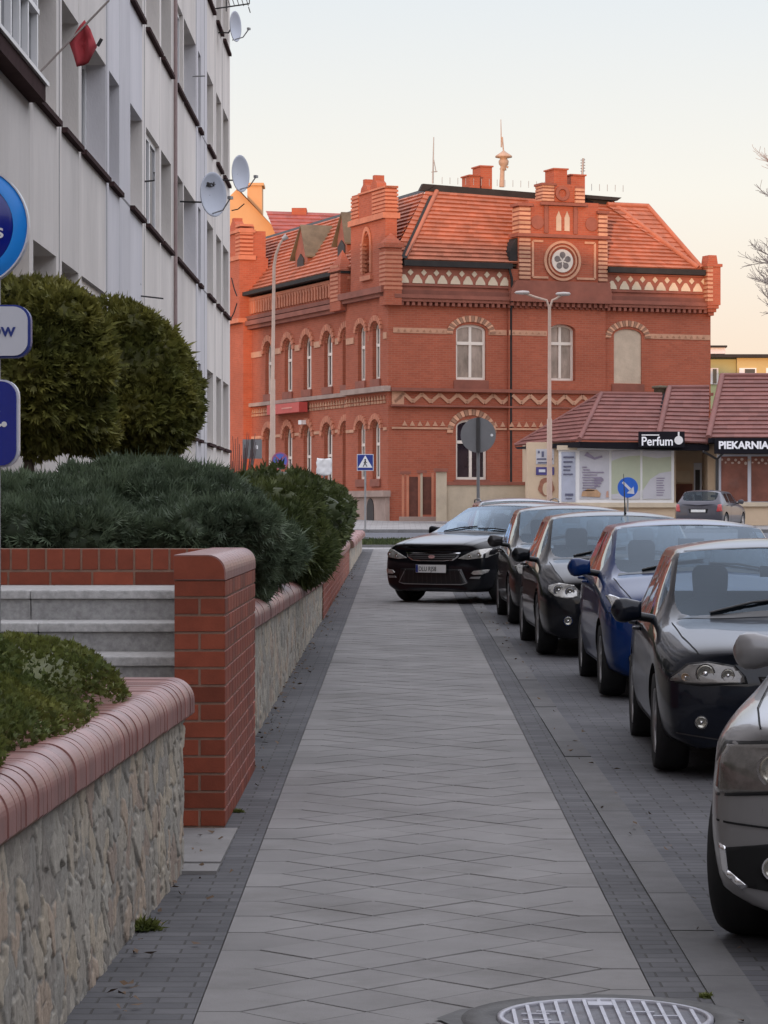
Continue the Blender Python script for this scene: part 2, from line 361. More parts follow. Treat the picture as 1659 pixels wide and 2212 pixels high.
# manhole cover
mh=thing('manhole_cover','round cast iron manhole cover with worn ribs in concrete ring at pavement edge','manhole cover',(.66,9.17,gz(9.17)))
b=MB(); b.lathe([(.35,.004),(.35,.010),(.46,.010),(.462,-.02)],48); b.add([(-.46,.18,.008),(-.54,.02,.008),(-.46,-.2,.008),(-.3,-.3,.0075),(-.3,.3,.0075)],[(0,1,2,3,4)]); b.build('concrete_ring',M('manhole_concrete',(.13,.13,.128),.9,.25,8,.003,80,dirt=.4),mh)
b=MB(); b.lathe([(.325,.008),(.325,.018),(.345,.018),(.345,.004)],48); b.build('iron_rim',M('worn_iron',(.42,.42,.46),.45,.2,12,metal=.3),mh)
b=MB(); b.lathe([(0.0,.009),(.326,.009)],48); b.build('iron_plate',M('iron_plate',(.13,.13,.145),.6,.35,14,.003,90,dirt=.3,dcol=(.16,.08,.05)),mh)
b=MB(); 
for i in range(-6,7):
    x=i*.048; h=math.sqrt(max(0,.322**2-x*x)); y0,y1=-h,h
    b.add([(x-.008,y0,.009),(x+.008,y0,.009),(x+.008-.0*y1,y1,.009),(x-.008,y1,.009),(x-.006,y0,.017),(x+.006,y0,.017),(x+.006,y1,.017),(x-.006,y1,.017)],[(4,5,6,7),(0,1,5,4),(1,2,6,5),(2,3,7,6),(3,0,4,7)])
for x,y in ((-.22,.06),(-.22,-.05),(-.17,.1),(.2,.02),(-.17,-.1),(.12,.09)): b.box(x-.045,x+.045,y-.007,y+.007,.009,.0165)
b.build('iron_ribs',bpy.data.materials['worn_iron'],mh)
b=MB(); b.box(-.04,.04,.2,.27,.009,.019); b.box(-.04,.04,-.27,-.2,.009,.019); b.build('lifting_lug',bpy.data.materials['worn_iron'],mh)
# ------------------------------------------------------------------ rubble stone walls
def stone_face(p0,p1,zb0,zb1,zt0,zt1,res=.011,cell=.15,relief=.008,seed=1,rz=None):
    rg=np.random.default_rng(seed); p0=np.array(p0); p1=np.array(p1); L=np.linalg.norm(p1-p0); H=max(zt0-zb0,zt1-zb1)
    nu=int(L/res)+1 if rz is None else int(L/rz)+1; nv=int(H/res)+1
    U,Vv=np.meshgrid(np.linspace(0,L,nu),np.linspace(0,H,nv),indexing='ij')
    cu=cell*1.7; cv=cell*.78; iu=np.arange(-2,int(L/cu)+3); iv=np.arange(-2,int(H/cv)+3)
    CU,CV=np.meshgrid(iu,iv,indexing='ij'); CU=(CU+.5*(CV%2)+rg.uniform(-.42,.42,CU.shape))*cu; CV=(CV+rg.uniform(-.42,.42,CV.shape))*cv
    CU=CU.ravel(); CV=CV.ravel(); nc=len(CU)
    wu=U+.022*np.sin(Vv*31+U*19)+.016*np.sin(U*53+Vv*37)+.008*np.sin(Vv*120+U*60); wv=Vv+.03*np.sin(U*27+Vv*8)+.016*np.sin(Vv*61+U*43)
    f1=np.full(U.shape,9.); f2=np.full(U.shape,9.); idx=np.zeros(U.shape,int)
    ci=np.clip(((wu/cu).astype(int)),0,len(iu)); 
    order=np.argsort(CU)
    for j in range(nc):
        lo=int(max(0,(CU[j]-.5-0)/L*(nu-1))); hi=int(min(nu,(CU[j]+.5)/L*(nu-1)+2))
        if hi<=lo: continue
        d=np.hypot(wu[lo:hi]-CU[j],(wv[lo:hi]-CV[j]))
        a=f1[lo:hi]; b2=f2[lo:hi]; ii=idx[lo:hi]
        m=d<a; b2[m]=a[m]; a[m]=d[m]; ii[m]=j; m2=(~m)&(d<b2); b2[m2]=d[m2]
    edge=f2-f1; pal=1.28*np.array([(.36,.34,.30),(.30,.29,.27),(.42,.37,.29),(.25,.255,.25),(.40,.31,.24),(.33,.33,.31),(.22,.21,.20),(.46,.42,.35),(.30,.22,.18),(.38,.37,.34)])
    cc=pal[rg.integers(0,len(pal),nc)]*rg.uniform(.85,1.08,(nc,1))*np.array((1.04,.965,.86)); cc=cc*.55+np.array((.40,.375,.325))*.45; hgt=rg.uniform(-.5,1,nc); tx=rg.uniform(-.9,.9,nc); ty=rg.uniform(-.6,.6,nc)
    pl=hgt[idx]+tx[idx]*(U-CU[idx])/cell+ty[idx]*(Vv-CV[idx])/cell
    s=np.clip(edge/.016-.25,0,1); s=s*s*(3-2*s)
    rough=.14*np.sin(U*140+Vv*33+idx)*np.sin(Vv*90+U*41+idx*2)+.2*rg.normal(0,.35,U.shape)
    D=relief*(s*(.55+.8*pl+rough)-.3)+.004*np.sin(U*11)*np.sin(Vv*13)
    col=cc[idx]*(1+.2*rough[...,None]); mort=np.array((.33,.315,.28)); col=col*s[...,None]+mort*(1-s[...,None])*(.75+.25*rg.uniform(0,1,U.shape))[...,None]
    streak=.06*np.sin(Vv*9+U*70)[...,None]; col=np.clip(col*(1+streak),.02,.6)
    t=U/L; dirx=(p1-p0)/L; nrm=np.array((dirx[1],-dirx[0]))  # outward (to +x when going +y)
    X=p0[0]+dirx[0]*U+nrm[0]*D; Yy=p0[1]+dirx[1]*U+nrm[1]*D
    zb=zb0+(zb1-zb0)*t; zt=zt0+(zt1-zt0)*t; Z=zb+(zt-zb)*(Vv/H)
    V=np.stack([X,Yy,Z],-1).reshape(-1,3); I=np.arange(nu*nv).reshape(nu,nv)
    Q=np.stack([I[:-1,:-1],I[1:,:-1],I[1:,1:],I[:-1,1:]],-1).reshape(-1,4)
    return V,Q,col.reshape(-1,3)
def coping(p0,p1,z0,z1,pitch,depth,height,rad,over,name,parent,mat=None,gapw=.006,ends=False):
    """bull-nosed bricks laid across a wall top: flat top, rounded nose on the street side"""
    p0=Vector(p0); p1=Vector(p1); L=(p1-p0).length; d=(p1-p0)/L; nr=Vector((d.y,-d.x)); n=int(L/pitch); pr=[(-depth,height),(over-rad,height)]
    for i in range(1,13):
        a=math.pi/2*(1-i/12); pr.append((over-rad+rad*math.cos(a),height-rad+rad*math.sin(a)))
    pr+=[(over,.012),(over-.012,0),(-depth,0)]
    m=MB(); c=MB()
    for i in range(n):
        t0=(i*pitch+gapw/2); t1=((i+1)*pitch-gapw/2); js=random.uniform(-.003,.003); jz=random.uniform(-.002,.002)
        vs=[]
        for t in (t0,t1):
            z=z0+(z1-z0)*(t/L)
            for u,h in pr:
                q=p0+d*t+nr*(u+js); vs.append((q.x,q.y,z+h+jz))
        k=len(pr); bev=[tuple(range(k)),tuple(range(2*k-1,k-1,-1))]+[(j,j+k,(j+1)%k+k,(j+1)%k) for j in range(k)]
        m.add(vs,bev,random.gauss(1,.10))
    m.build(name,mat or m_cope,parent)
    vs=[]
    for t in (0,L):
        z=z0+(z1-z0)*(t/L)
        for u,h in pr:
            uu=u-.008 if u>-depth+.01 else u; q=p0+d*t+nr*uu; vs.append((q.x,q.y,z+h-.008))
    k=len(pr); c.add(vs,[tuple(range(k)),tuple(range(2*k-1,k-1,-1))]+[(j,j+k,(j+1)%k+k,(j+1)%k) for j in range(k)]); c.build('coping_mortar',m_mort,parent)
def stone_wall(label,p0,p1,zb,zt,cop,cell=.15,res=.011,seed=1,rz=None,pitch=.075,over=.05,rad=.1,th=.3,copname='coping'):
    t=thing('stone_planter_wall',label,'wall',group=None)
    V,Q,c=stone_face(p0,p1,zb[0],zb[1],zt[0],zt[1],cell=cell,res=res,seed=seed,rz=rz)
    link('stone_facing',np_mesh('stone_facing',V,Q,m_stone,col=c,smooth=True),t)
    b=MB(); x0,y0=p0; x1_,y1=p1; o=-.03
    b.add([(x0+o,y0,zb[0]-.1),(x0-th,y0,zb[0]-.1),(x1_-th,y1,zb[1]-.1),(x1_+o,y1,zb[1]-.1),(x0+o,y0,zt[0]),(x0-th,y0,zt[0]),(x1_-th,y1,zt[1]),(x1_+o,y1,zt[1])],[(0,3,2,1),(4,5,6,7),(0,1,5,4),(1,2,6,5),(2,3,7,6),(3,0,4,7)])
    b.build('wall_core',M('wall_core_concrete',(.28,.27,.25),.9,.2,5,.003,60),t)
    coping(p0,p1,zt[0],zt[1],pitch,.27,cop,rad,over,copname,t)
    return t
w1=stone_wall('rubble stone planter wall with ribbed pink brick coping in the near left foreground',(-1.19,5.5),(-.953,12.72),(.04,.12),(.815,.825),.165,cell=.135,res=.0075,seed=3)
# end face of near wall
V,Q,c=stone_face((-.965,12.73),(-1.6,12.73),.12,.12,.82,.82,cell=.13,seed=5); link('stone_facing',np_mesh('stone_facing',V,Q,m_stone,col=c,smooth=True),w1)
b=MB()
for i in range(14): x=-1.27-i*.075; b.box(x-.069,x,12.45,12.745,.825,.989,random.gauss(1,.1))
b.build('end_coping',m_cope,w1)
stone_wall('long rubble stone planter wall with smooth coping beyond the brick pillar',(-.975,17.32),(-.968,36.2),(gz(17.3)-.02,gz(36)-.02),(.975,.83),.17,cell=.16,res=.014,rz=.016,seed=8,pitch=.25,over=.06,rad=.11)
stone_wall('short rubble stone wall end at the far corner of the planters',(-.95,55.4),(-.93,72.5),(gz(55)-.02,gz(72)-.02),(1.03,1.10),.16,cell=.2,res=.03,rz=.05,seed=9,pitch=.5,over=.09,rad=.1)
# ------------------------------------------------------------------ brick work
def brickwork(mb, p, u, n, length, z0, z1, bl=.25, ch=.088, gap=.012, proud=.006, pat=None, slope=0):
    """thin brick faces on a plane: start p, along u, outward n"""
    p=Vector(p); u=Vector(u).normalized(); n=Vector(n).normalized(); k=0; z=z1
    while z>z0+.02:
        zb=max(z-ch+gap,z0); off=(pat[k%len(pat)] if pat else (0 if k%2 else .5))*bl
        x=-off
        while x<length-.005:
            a=max(x,0)+gap/2; e=min(x+bl,length)-gap/2
            if max(x,0)<.01: a=0.0
            if x+bl>=length-.01: e=length
            if e-a>.02:
                vs=[]
                for d in (0,proud):
                    for uu,zz in ((a,zb),(e,zb),(e,z),(a,z)):
                        sh=.0015 if d else 0
                        q=p+u*(uu+(sh if uu==a else -sh))+n*d; vs.append((q.x,q.y,zz+(sh if zz==zb else -sh)+slope*uu))
                mb.add(vs,[(4,5,6,7),(0,1,5,4),(1,2,6,5),(2,3,7,6),(3,0,4,7)],random.gauss(1,.13))
            x+=bl
        z-=ch; k+=1
pl=thing('brick_pillar_wall','tall red clinker brick side wall with rounded pink top beside the granite steps','brick wall',(0,0,0))
ZT=1.506; zc=ZT-.125
b=MB(); b.box(-1.117,-.870,14.305,17.3,.05,zc+.02); b.build('mortar_core',m_mort,pl)
b=MB(); brickwork(b,(-1.117,14.305,0),(1,0,0),(0,-1,0),.25,.12,zc-.005,pat=[0,.5]); brickwork(b,(-.870,14.305,0),(0,1,0),(1,0,0),2.99,.12,zc-.005,pat=[.5,0]); b.build('bricks',m_clink,pl)
b=MB(); rad=.085
for i in range(12):
    y0=14.295+i*.2508; y1=y0+.2508-.005; pr=[(-1.12,zc),(-.862,zc)]+[(-.862-rad+rad*math.cos(a),ZT-rad+rad*math.sin(a)) for a in [math.pi/2*j/8 for j in range(9)]]+[(-1.12,ZT)]
    b.prism(pr,y0,y1,random.gauss(1,.04))
b.build('rounded_cap',m_cope,pl)
b=MB(); pr=[(-1.119,zc+.004),(-.868,zc+.004)]+[(-.868-rad+rad*math.cos(a),ZT-.006-rad+rad*math.sin(a)) for a in [math.pi/2*j/8 for j in range(9)]]+[(-1.119,ZT-.006)]; b.prism(pr,14.2925,14.3); b.build('end_brick',m_clink,pl)
bw_=thing('back_brick_wall','low red brick retaining wall behind the granite steps below the juniper','brick wall')
b=MB(); b.box(-4.2,-1.12,17.1,17.35,.3,1.50); b.build('mortar_core',m_mort,bw_)
b=MB(); brickwork(b,(-4.2,17.1,0),(1,0,0),(0,-1,0),3.08,1.365,1.50,bl=.105,ch=.135,pat=[0]); brickwork(b,(-4.2,17.1,0),(1,0,0),(0,-1,0),3.08,1.0,1.362); b.build('bricks',m_clink,bw_)
st=thing('granite_steps','grey granite block steps between the near planter and the brick wall','steps')
def gstep(y0,y1,z0,z1,xs):
    for a,e in zip(xs[:-1],xs[1:]):
        m=MB(); tn=random.gauss(.95,.05); m.box(a+.002,e-.002,y0,y1+.02,z0-.02,z1-.052,tn); m.build('step_riser',m_granite,st,bevel=.004); m=MB(); m.box(a+.001,e-.001,y0-.03,y1+.02,z1-.05,z1,1.25*tn); m.build('step_tread',m_granite,st,bevel=.008)
gstep(16.0,17.08,1.13,1.285,[-4.2,-3.3,-2.05,-1.22,-1.122]); gstep(15.55,16.0,.98,1.12,[-4.2,-3.0,-1.95,-1.122]); gstep(15.0,15.55,.83,.965,[-4.2,-2.9,-1.8,-1.122]); gstep(14.5,15.0,.68,.815,[-4.2,-2.6,-1.122]); gstep(14.0,14.5,.5,.665,[-4.2,-2.6,-1.122]); gstep(13.5,14.0,.3,.5,[-4.2,-2.6,-1.122])
bs=thing('brick_planter_wall','straight pinkish brick planter wall with raised coping between two stone walls','wall')
b=MB(); b.add([(-.955,36.25,gz(36)-.1),(-1.25,36.25,gz(36)-.1),(-1.25,55.3,gz(55)-.1),(-.955,55.3,gz(55)-.1),(-.955,36.25,.90),(-1.25,36.25,.90),(-1.25,55.3,1.03),(-.955,55.3,1.03)],[(0,3,2,1),(4,5,6,7),(0,1,5,4),(1,2,6,5),(2,3,7,6),(3,0,4,7)]); b.build('mortar_core',m_mort,bs)
b=MB(); brickwork(b,(-.955,36.25,0),(0,1,0),(1,0,0),19.0,.28,.90,slope=.0068,pat=[0,.5]); b.build('bricks',m_clink,bs)
coping((-.955,36.2),(-.955,55.3),.90,1.03,.5,.28,.15,.09,.03,'coping',bs)
# soil in the planters
b=MB(); b.box(-3.6,-1.2,4,12.6,.2,.93); tag(b.build('soil',m_soil),kind='structure')
b=MB(); b.add([(-3.6,17.36,.3),(-1.24,17.36,.3),(-1.24,74,.4),(-3.6,74,.4),(-3.6,17.36,1.12),(-1.24,17.36,1.05),(-1.24,74,1.1),(-3.6,74,1.25)],[(0,3,2,1),(4,5,6,7),(0,1,5,4),(1,2,6,5),(2,3,7,6),(3,0,4,7)]); tag(b.build('soil',m_soil),kind='structure')
# ------------------------------------------------------------------ foliage
def ell_points(n, ells, seed, bump=.10, nb=40):
    ells=[tuple(e) for e in ells]
    """points on the outside of a union of lumpy ellipsoids; ells: (cx,cy,cz,rx,ry,rz)"""
    rg=np.random.default_rng(seed); P_=[];N_=[]; tot=sum(max(e[3],e[4])*max(e[5],e[4]) for e in ells)
    for e in ells:
        k=int(n*max(e[3],e[4])*max(e[5],e[4])/tot); d=rg.normal(size=(k,3)); d/=np.linalg.norm(d,axis=1,keepdims=True)
        bd=rg.normal(size=(nb,3)); bd/=np.linalg.norm(bd,axis=1,keepdims=True); ba=rg.uniform(-.4,1,nb)
        dots=d@bd.T; r=1+bump*(ba*np.exp((dots-1)*22)).sum(1); c=np.array(e[:3]); s=np.array(e[3:6])
        depth=1-np.abs(rg.normal(0,.055,k))-(rg.random(k)<.25)*rg.uniform(0,.14,k)
        p=c+d*s*(r*depth)[:,None]; nn=d/s; nn/=np.linalg.norm(nn,axis=1,keepdims=True); keep=np.ones(k,bool)
        for e2 in ells:
            if e2 is e: continue
            keep&= (((p-np.array(e2[:3]))/np.array(e2[3:6]))**2).sum(1)>.80
        P_.append(p[keep]); N_.append(nn[keep])
    return np.concatenate(P_),np.concatenate(N_)
def sprays(pts, nrm, rg, length, width, k, up=.4, spread=.9, out=1.0, flat=False):
    """each point gets a fan of k leaf quads"""
    n=len(pts); d=out*nrm+rg.normal(0,.45,(n,3))+np.array((0,0,up)); d/=np.linalg.norm(d,axis=1,keepdims=True)
    s=np.cross(d,rg.normal(size=(n,3))); s/=np.linalg.norm(s,axis=1,keepdims=True)
    Vs=[]; tints=[]; base=rg.normal(1,.16,n)
    for i in range(k):
        a=(i-(k-1)/2)/max(1,(k-1)/2)*spread if k>1 else 0
        dd=d*math.cos(a)+s*math.sin(a); ss=s*math.cos(a)-d*math.sin(a); L=(length*(1-.35*abs(a)/max(spread,.01))*rg.uniform(.7,1.3,n))[:,None]; W_=width*rg.uniform(.7,1.2,n)[:,None]
        nn=np.cross(dd,ss); cur=nn*L*.12
        Vs.append(np.stack([pts,pts+dd*L*.5+ss*W_/2+cur,pts+dd*L,pts+dd*L*.5-ss*W_/2+cur],1)); tints.append(base*rg.normal(1,.08,n))
    V=np.concatenate(Vs).reshape(-1,3); return V,np.clip(np.concatenate(tints),.5,1.7)
def core(ells, seed, f=.86):
    V=[];Fq=[];off=0; m=14; nn=20
    for e in ells:
        for i in range(m+1):
            th=math.pi*i/m
            for j in range(nn):
                ph=2*math.pi*j/nn; V.append((e[0]+f*e[3]*math.sin(th)*math.cos(ph),e[1]+f*e[4]*math.sin(th)*math.sin(ph),e[2]+f*e[5]*math.cos(th)))
        for i in range(m):
            for j in range(nn): Fq.append((off+i*nn+j,off+i*nn+(j+1)%nn,off+(i+1)*nn+(j+1)%nn,off+(i+1)*nn+j))
        off=len(V)
    return np.array(V),np.array(Fq)
def shrub(name,label,cat,ells,n,mat,length,width,k,seed,up=.4,spread=.9,trunk=None,bump=.10,group=None,part='foliage',cf=.85,out=1.0,zmin=None):
    rg=np.random.default_rng(seed); base=(ells[0][0],ells[0][1],trunk[2] if trunk else ells[0][2]-ells[0][5]*.8)
    t=thing(name,label,cat,base,group=group)
    p,nr=ell_points(n,ells,seed,bump)
    if zmin is not None: kk=p[:,2]>zmin; p=p[kk]; nr=nr[kk]
    V,ti=sprays(p,nr,rg,length,width,k,up,spread,out)
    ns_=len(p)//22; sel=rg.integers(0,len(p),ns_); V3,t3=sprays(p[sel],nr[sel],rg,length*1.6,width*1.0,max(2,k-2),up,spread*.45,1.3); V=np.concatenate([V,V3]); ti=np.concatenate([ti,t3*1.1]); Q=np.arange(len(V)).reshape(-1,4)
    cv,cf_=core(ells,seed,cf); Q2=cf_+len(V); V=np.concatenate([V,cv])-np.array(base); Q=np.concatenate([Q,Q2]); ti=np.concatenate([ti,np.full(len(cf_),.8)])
    link(part,np_mesh(part,V,Q,mat,ti),t)
    if trunk:
        b=MB(); x,y,z0,z1,r=trunk; b.tube([(x-base[0],y-base[1],z0-base[2]),(x-base[0]+.03,y-base[1],(z0+z1)/2-base[2]),(x-base[0],y-base[1],z1-base[2])],[r*1.3,r,r*.8],10); b.build('trunk',m_bark,t)
    return t
def clumps(ells,n,r,seed,flat=.8,f=.9):
    """smaller mounds spread over the surface of big ones"""
    rg=random.Random(seed); res=list(ells); vol=sum(e[3]*e[4] for e in ells)
    for e in ells:
        for _ in range(max(1,int(n*e[3]*e[4]/vol))):
            while True:
                d=Vector((rg.gauss(0,1),rg.gauss(0,1),rg.gauss(.25,.8))).normalized()
                if d.z>-.55: break
            k=rg.uniform(.72,1.0)*f; rr=r*rg.uniform(.6,1.35); res.append((e[0]+d.x*e[3]*k,e[1]+d.y*e[4]*k,e[2]+d.z*e[5]*k,rr*rg.uniform(.9,1.5),rr*rg.uniform(.9,1.5),rr*flat*rg.uniform(.7,1.1)))
    return res
def E(x,y,Y,rx,ry,rz): # centre at sheet position (x,y) and distance Y; radii in sheet units for x,z, metres for depth
    return (PX(x,Y),Y,PZ(y,Y),rx*Y/F,ry,rz*Y/F)
shrub('thuja','large yellow-green globe thuja behind the blue and white signs','shrub',clumps([E(60,780,23,164,.60,174),E(20,850,23,145,.55,115),E(130,890,23.2,102,.5,74)],46,.15,4,1.0),27000,m_thuja,.085,.026,5,21,up=.1,spread=.8,trunk=(PX(60,23),23,1.0,2.3,.05),bump=.16,out=.9)
shrub('thuja','rounded thuja bush clipped to a dome standing above the grey junipers','shrub',clumps([E(252,815,25,158,.6,155),E(265,895,25,158,.6,88),E(335,880,25,94,.55,102)],60,.12,5,1.0,.94),27000,m_thuja,.07,.022,5,22,up=.1,spread=.8,trunk=(PX(290,25),25,1.0,2.1,.05),bump=.08,out=.9)
shrub('juniper','spreading grey-green juniper above the low brick wall at far left','shrub',clumps([E(110,1120,19,185,.9,80),E(-60,1130,18.6,160,.8,78),E(160,1150,18.2,150,.55,50)],42,.17,1),24000,m_junip,.085,.012,6,31,up=.35,spread=1.0,bump=.2,out=.8)
shrub('juniper','broad grey-green juniper in the middle right behind the brick pillar','shrub',clumps([E(310,1096,19.6,180,.9,82),E(450,1130,19.8,118,.7,82),E(546,1200,20.5,55,.7,80),E(420,1150,18.4,135,.5,46)],50,.17,2),32000,m_junip,.085,.012,6,32,up=.35,spread=1.0,bump=.2,out=.8)
shrub('juniper','small green juniper shrub between the grey juniper and dark hedge','shrub',clumps([E(608,1155,24,65,1.0,85),E(580,1095,25,80,1.0,52)],22,.17,3),14000,m_hedge,.07,.018,5,33,up=.4,spread=1.0,bump=.2,out=.7)
hl=['dark green hedge bush nearest the grey junipers','dark green hedge bush in the middle of the row','dark green hedge bush with tall top behind the brick planter wall','last dark green hedge bush before the junction']
for i,(x,y,Yd,rx,ry,rz) in enumerate([(590,1105,31,95,2.6,75),(650,1115,37,85,3.4,88),(690,1115,45,72,4.5,80),(712,1108,54,40,5,66)]):
    shrub('hedge_bush',hl[i],'hedge',clumps([E(x,y+6,Yd,rx*.92,ry,rz*.90),E(x-20,y+35,Yd-1.5,rx*.84,ry*.8,rz*.84)],34,(.26,.26,.24,.18)[i],70+i),16000,m_hedge,.10,.03,4,41+i,up=.4,spread=.9,bump=.18,group='hedge bushes behind the long planter wall')
shrub('hedge_bush','low olive green bush tucked behind the far end of the stone coping','hedge',[E(655,1185,28,60,1.6,60)],5000,m_hedge,.11,.03,4,50,up=.5,bump=.13,group='hedge bushes behind the long planter wall')
shrub('creeping_plant','low bright green creeping shrub spilling over the near brick coping','plant',[(-1.62,9.6,.98,.46,1.7,.22),(-1.5,11.2,1.03,.36,.9,.20),(-1.75,10.3,1.12,.35,.6,.26),(-1.45,8.2,.99,.28,.9,.16)],42000,m_creep,.020,.008,5,60,cf=.74,up=.5,spread=1.2,bump=.26,zmin=.9)
# bare shrub at the corner of the apartment block
t=thing('bare_shrub','leafless dark shrub at the far corner of the grey apartment block','shrub',(PX(515,66),66,gz(66)+.3)); b=MB()
for i in range(60):
    a=random.uniform(0,6.28); h=random.uniform(1.2,2.6); r=random.uniform(.1,.45); b.tube([(0,0,0),(r*.5*math.cos(a),r*.5*math.sin(a),h*.5),(r*math.cos(a),r*math.sin(a),h)],[.02,.014,.006],5)
b.build('branches',M('dark_twigs',(.10,.06,.06),.9,.2,5),t)
# weeds, fallen leaves
def weed(x,y,s,label):
    t=thing('weed',label,'weed',(x,y,gz(y))); rg=np.random.default_rng(int(y*10)); n=160; p=rg.normal(0,.35,(n,3))*s; p[:,2]=abs(p[:,2])*.4; nr=p/np.linalg.norm(p,axis=1,keepdims=True)
    V,ti=sprays(p,nr,rg,s*.6,s*.14,3,.5,.7); link('leaves',np_mesh('leaves',V,np.arange(len(V)).reshape(-1,4),m_creep,ti),t)
weed(-.99,11.05,.07,'green weed tuft at the foot of the near stone wall'); weed(-.84,15.0,.03,'small weed at the foot of the brick pillar wall'); weed(1.03,9.6,.025,'moss and weed in the kerb joint by the manhole')
n=420; yy=RNG.uniform(9,60,n); side=RNG.random(n); xx=np.where(side<.75,-.965+np.abs(RNG.normal(0,.07,n)),1.2+RNG.normal(0,.06,n)); a=RNG.uniform(0,6.28,n); sz=RNG.uniform(.008,.028,n)
V=np.zeros((n,4,3))
for i,(da,f) in enumerate(((0,1),(1.4,.5),(3.14,1),(4.6,.5))):
    V[:,i,0]=xx+sz*f*np.cos(a+da); V[:,i,1]=yy+sz*f*np.sin(a+da); V[:,i,2]=.01*yy+.008+RNG.uniform(0,.02,n)
tag(link('fallen_leaves',np_mesh('fallen_leaves',V.reshape(-1,3),np.arange(4*n).reshape(-1,4),m_dryleaf)),'dry leaf litter along the wall foot and kerb','leaves',kind='stuff')
# ------------------------------------------------------------------ grey apartment block on the left
FX=-3.59
m_plast=M('grey_plaster',(.70,.65,.60),.9,.13,.7,.004,45,tint=1,stretch=(1,1,.35),dirt=.3,dcol=(.46,.42,.385))
m_plastb=M('lavender_plaster',(.65,.63,.64),.9,.10,.7,.004,45,tint=1,stretch=(1,1,.35),dirt=.25,dcol=(.40,.40,.44))
m_plastr=M('reveal_plaster',(.50,.42,.37),.9,.10,1.2,.002,60,tint=1)
m_sill=M('brown_sill_metal',(.06,.036,.035),.95,.2,5,spec=.05); m_seam=M('panel_seam',(.22,.21,.21),.9,.2,5)
m_wglass=M('window_glass_dark',(.03,.035,.045),.05,.2,1,spec=.8)
apt=thing('apartment_block','tall grey panel apartment block with deep window openings along the left side','building',(FX,60,gz(60)))
def AL(b,name,mat,parent=apt,**k):
    b.v=[(x-FX,y-60,z-gz(60)) for x,y,z in b.v]; return b.build(name,mat,parent,**k)
cols=[(21.5,24.2),(24.8,27.9),(28.2,30.1),(30.6,32.2),(32.5,35.2),(35.6,36.9),(38.4,40.2),(40.8,43.1),(43.4,45.3),(46.1,47.8),(48.0,50.8),(51.4,52.1),(53.8,55.6),(56.5,58.1),(58.7,60.6)]
sills=[.22,3.02,5.82,8.61,11.4,14.2]; TOP=16.4; REC=.30; oh=1.38
b=MB(); b.box(-19,FX-REC,-60,61.1,-.5,TOP); b.box(FX-REC,FX,-60,21.5,-.5,TOP); b.box(-19.2,FX+.12,-60.2,61.25,TOP,TOP+.25); AL(b,'wall',m_plast)
pier=MB(); lav=MB(); rev=MB(); edges=[21.5]+[v for c in cols for v in c]+[61.1]
def isl(y): return 35.0<y<40.5 or 50.8<y<53.9
for k in range(len(edges)-1):
    a,e=edges[k],edges[k+1]
    if e-a<.01: continue
    tgt=lav if isl((a+e)/2) else pier; tn=random.uniform(.93,1.07)
    if k%2==0: tgt.box(FX-REC,FX,a,e,-.5,TOP,tn)
    else:
        z=-.5
        for s in sills[:-1]:
            tgt.box(FX-REC,FX-.002,a,e,z,s,tn*random.uniform(.95,1.05)); z=s+oh
        tgt.box(FX-REC,FX-.002,a,e,z,TOP,tn)
AL(pier,'facade_panels',m_plast); AL(lav,'lavender_panels',m_plastb,cl=.05)
fm=MB(); pm=MB()
fm.box(-.05,0,-.5,.5,0,.06); fm.box(-.05,0,-.5,.5,.94,1); fm.box(-.05,0,-.5,-.45,.06,.94); fm.box(-.05,0,.45,.5,.06,.94); fm.box(-.05,.01,-.03,.03,.06,.94)
pm.box(-.03,-.02,-.45,.45,.06,.94); fme=fm.mesh('window',m_white); pme=pm.mesh('pane',m_wglass)
sm=MB(); sm.box(-.03,.065,-.5,.5,-.055,0); sme=sm.mesh('sill',m_sill)
shallow={(2,3),(7,3),(4,1),(2,1),(7,1),(7,2)}
for ci,(a,e) in enumerate(cols):
    if ci<2: continue
    for si,s in enumerate(sills[:-1]):
        rc=.06 if (ci,si) in {(7,2),(4,1),(9,3),(7,1)} else REC-.06
        o=link('window',fme,apt,(-rc,(a+e)/2-60,s-gz(60))); o.scale=(1,e-a,oh); p=link('pane',pme,o)
        q=link('sill',sme,o,(rc,0,0)); q.scale=(1,1.04,1/oh)
b=MB()
for y in (30.35,35.3,40.5,50.9,53.0,56.1,58.4): b.box(FX-.01,FX+.004,y-.018,y+.018,-.5,TOP)
for z in sills[1:]: b.box(FX-.01,FX+.003,35.2,40.3,z-.03,z+.0); b.box(FX-.01,FX+.003,50.9,53.8,z-.03,z)
AL(b,'panel_seams',m_seam,cl=0.05)
b=MB(); b.tube([(FX+.04,45.7,0),(FX+.04,45.7,TOP)],.03,8); AL(b,'drain_pipe',M('brown_pipe',(.33,.24,.23),.6,.15,3))
# glazed loggia at upper left
b=MB(); b.box(FX+.0,FX+.16,22.0,27.9,5.70,5.86); AL(b,'loggia_ledge',m_sill)
b=MB(); b.box(FX+.0,FX+.19,21.9,27.95,5.86,5.90)
for y in (22.2,23.0,23.8,24.4,25.2,25.9,26.5,27.1,27.8): b.box(FX+.03,FX+.09,y,y+.07,5.9,7.3)
b.box(FX+.03,FX+.10,22,27.9,6.55,6.60); b.box(FX+.03,FX+.10,22,27.9,7.25,7.33); AL(b,'loggia_frame',m_white)
b=MB(); b.box(FX+.02,FX+.03,22.2,27.8,5.9,7.25); AL(b,'loggia_glazing',m_wglass)
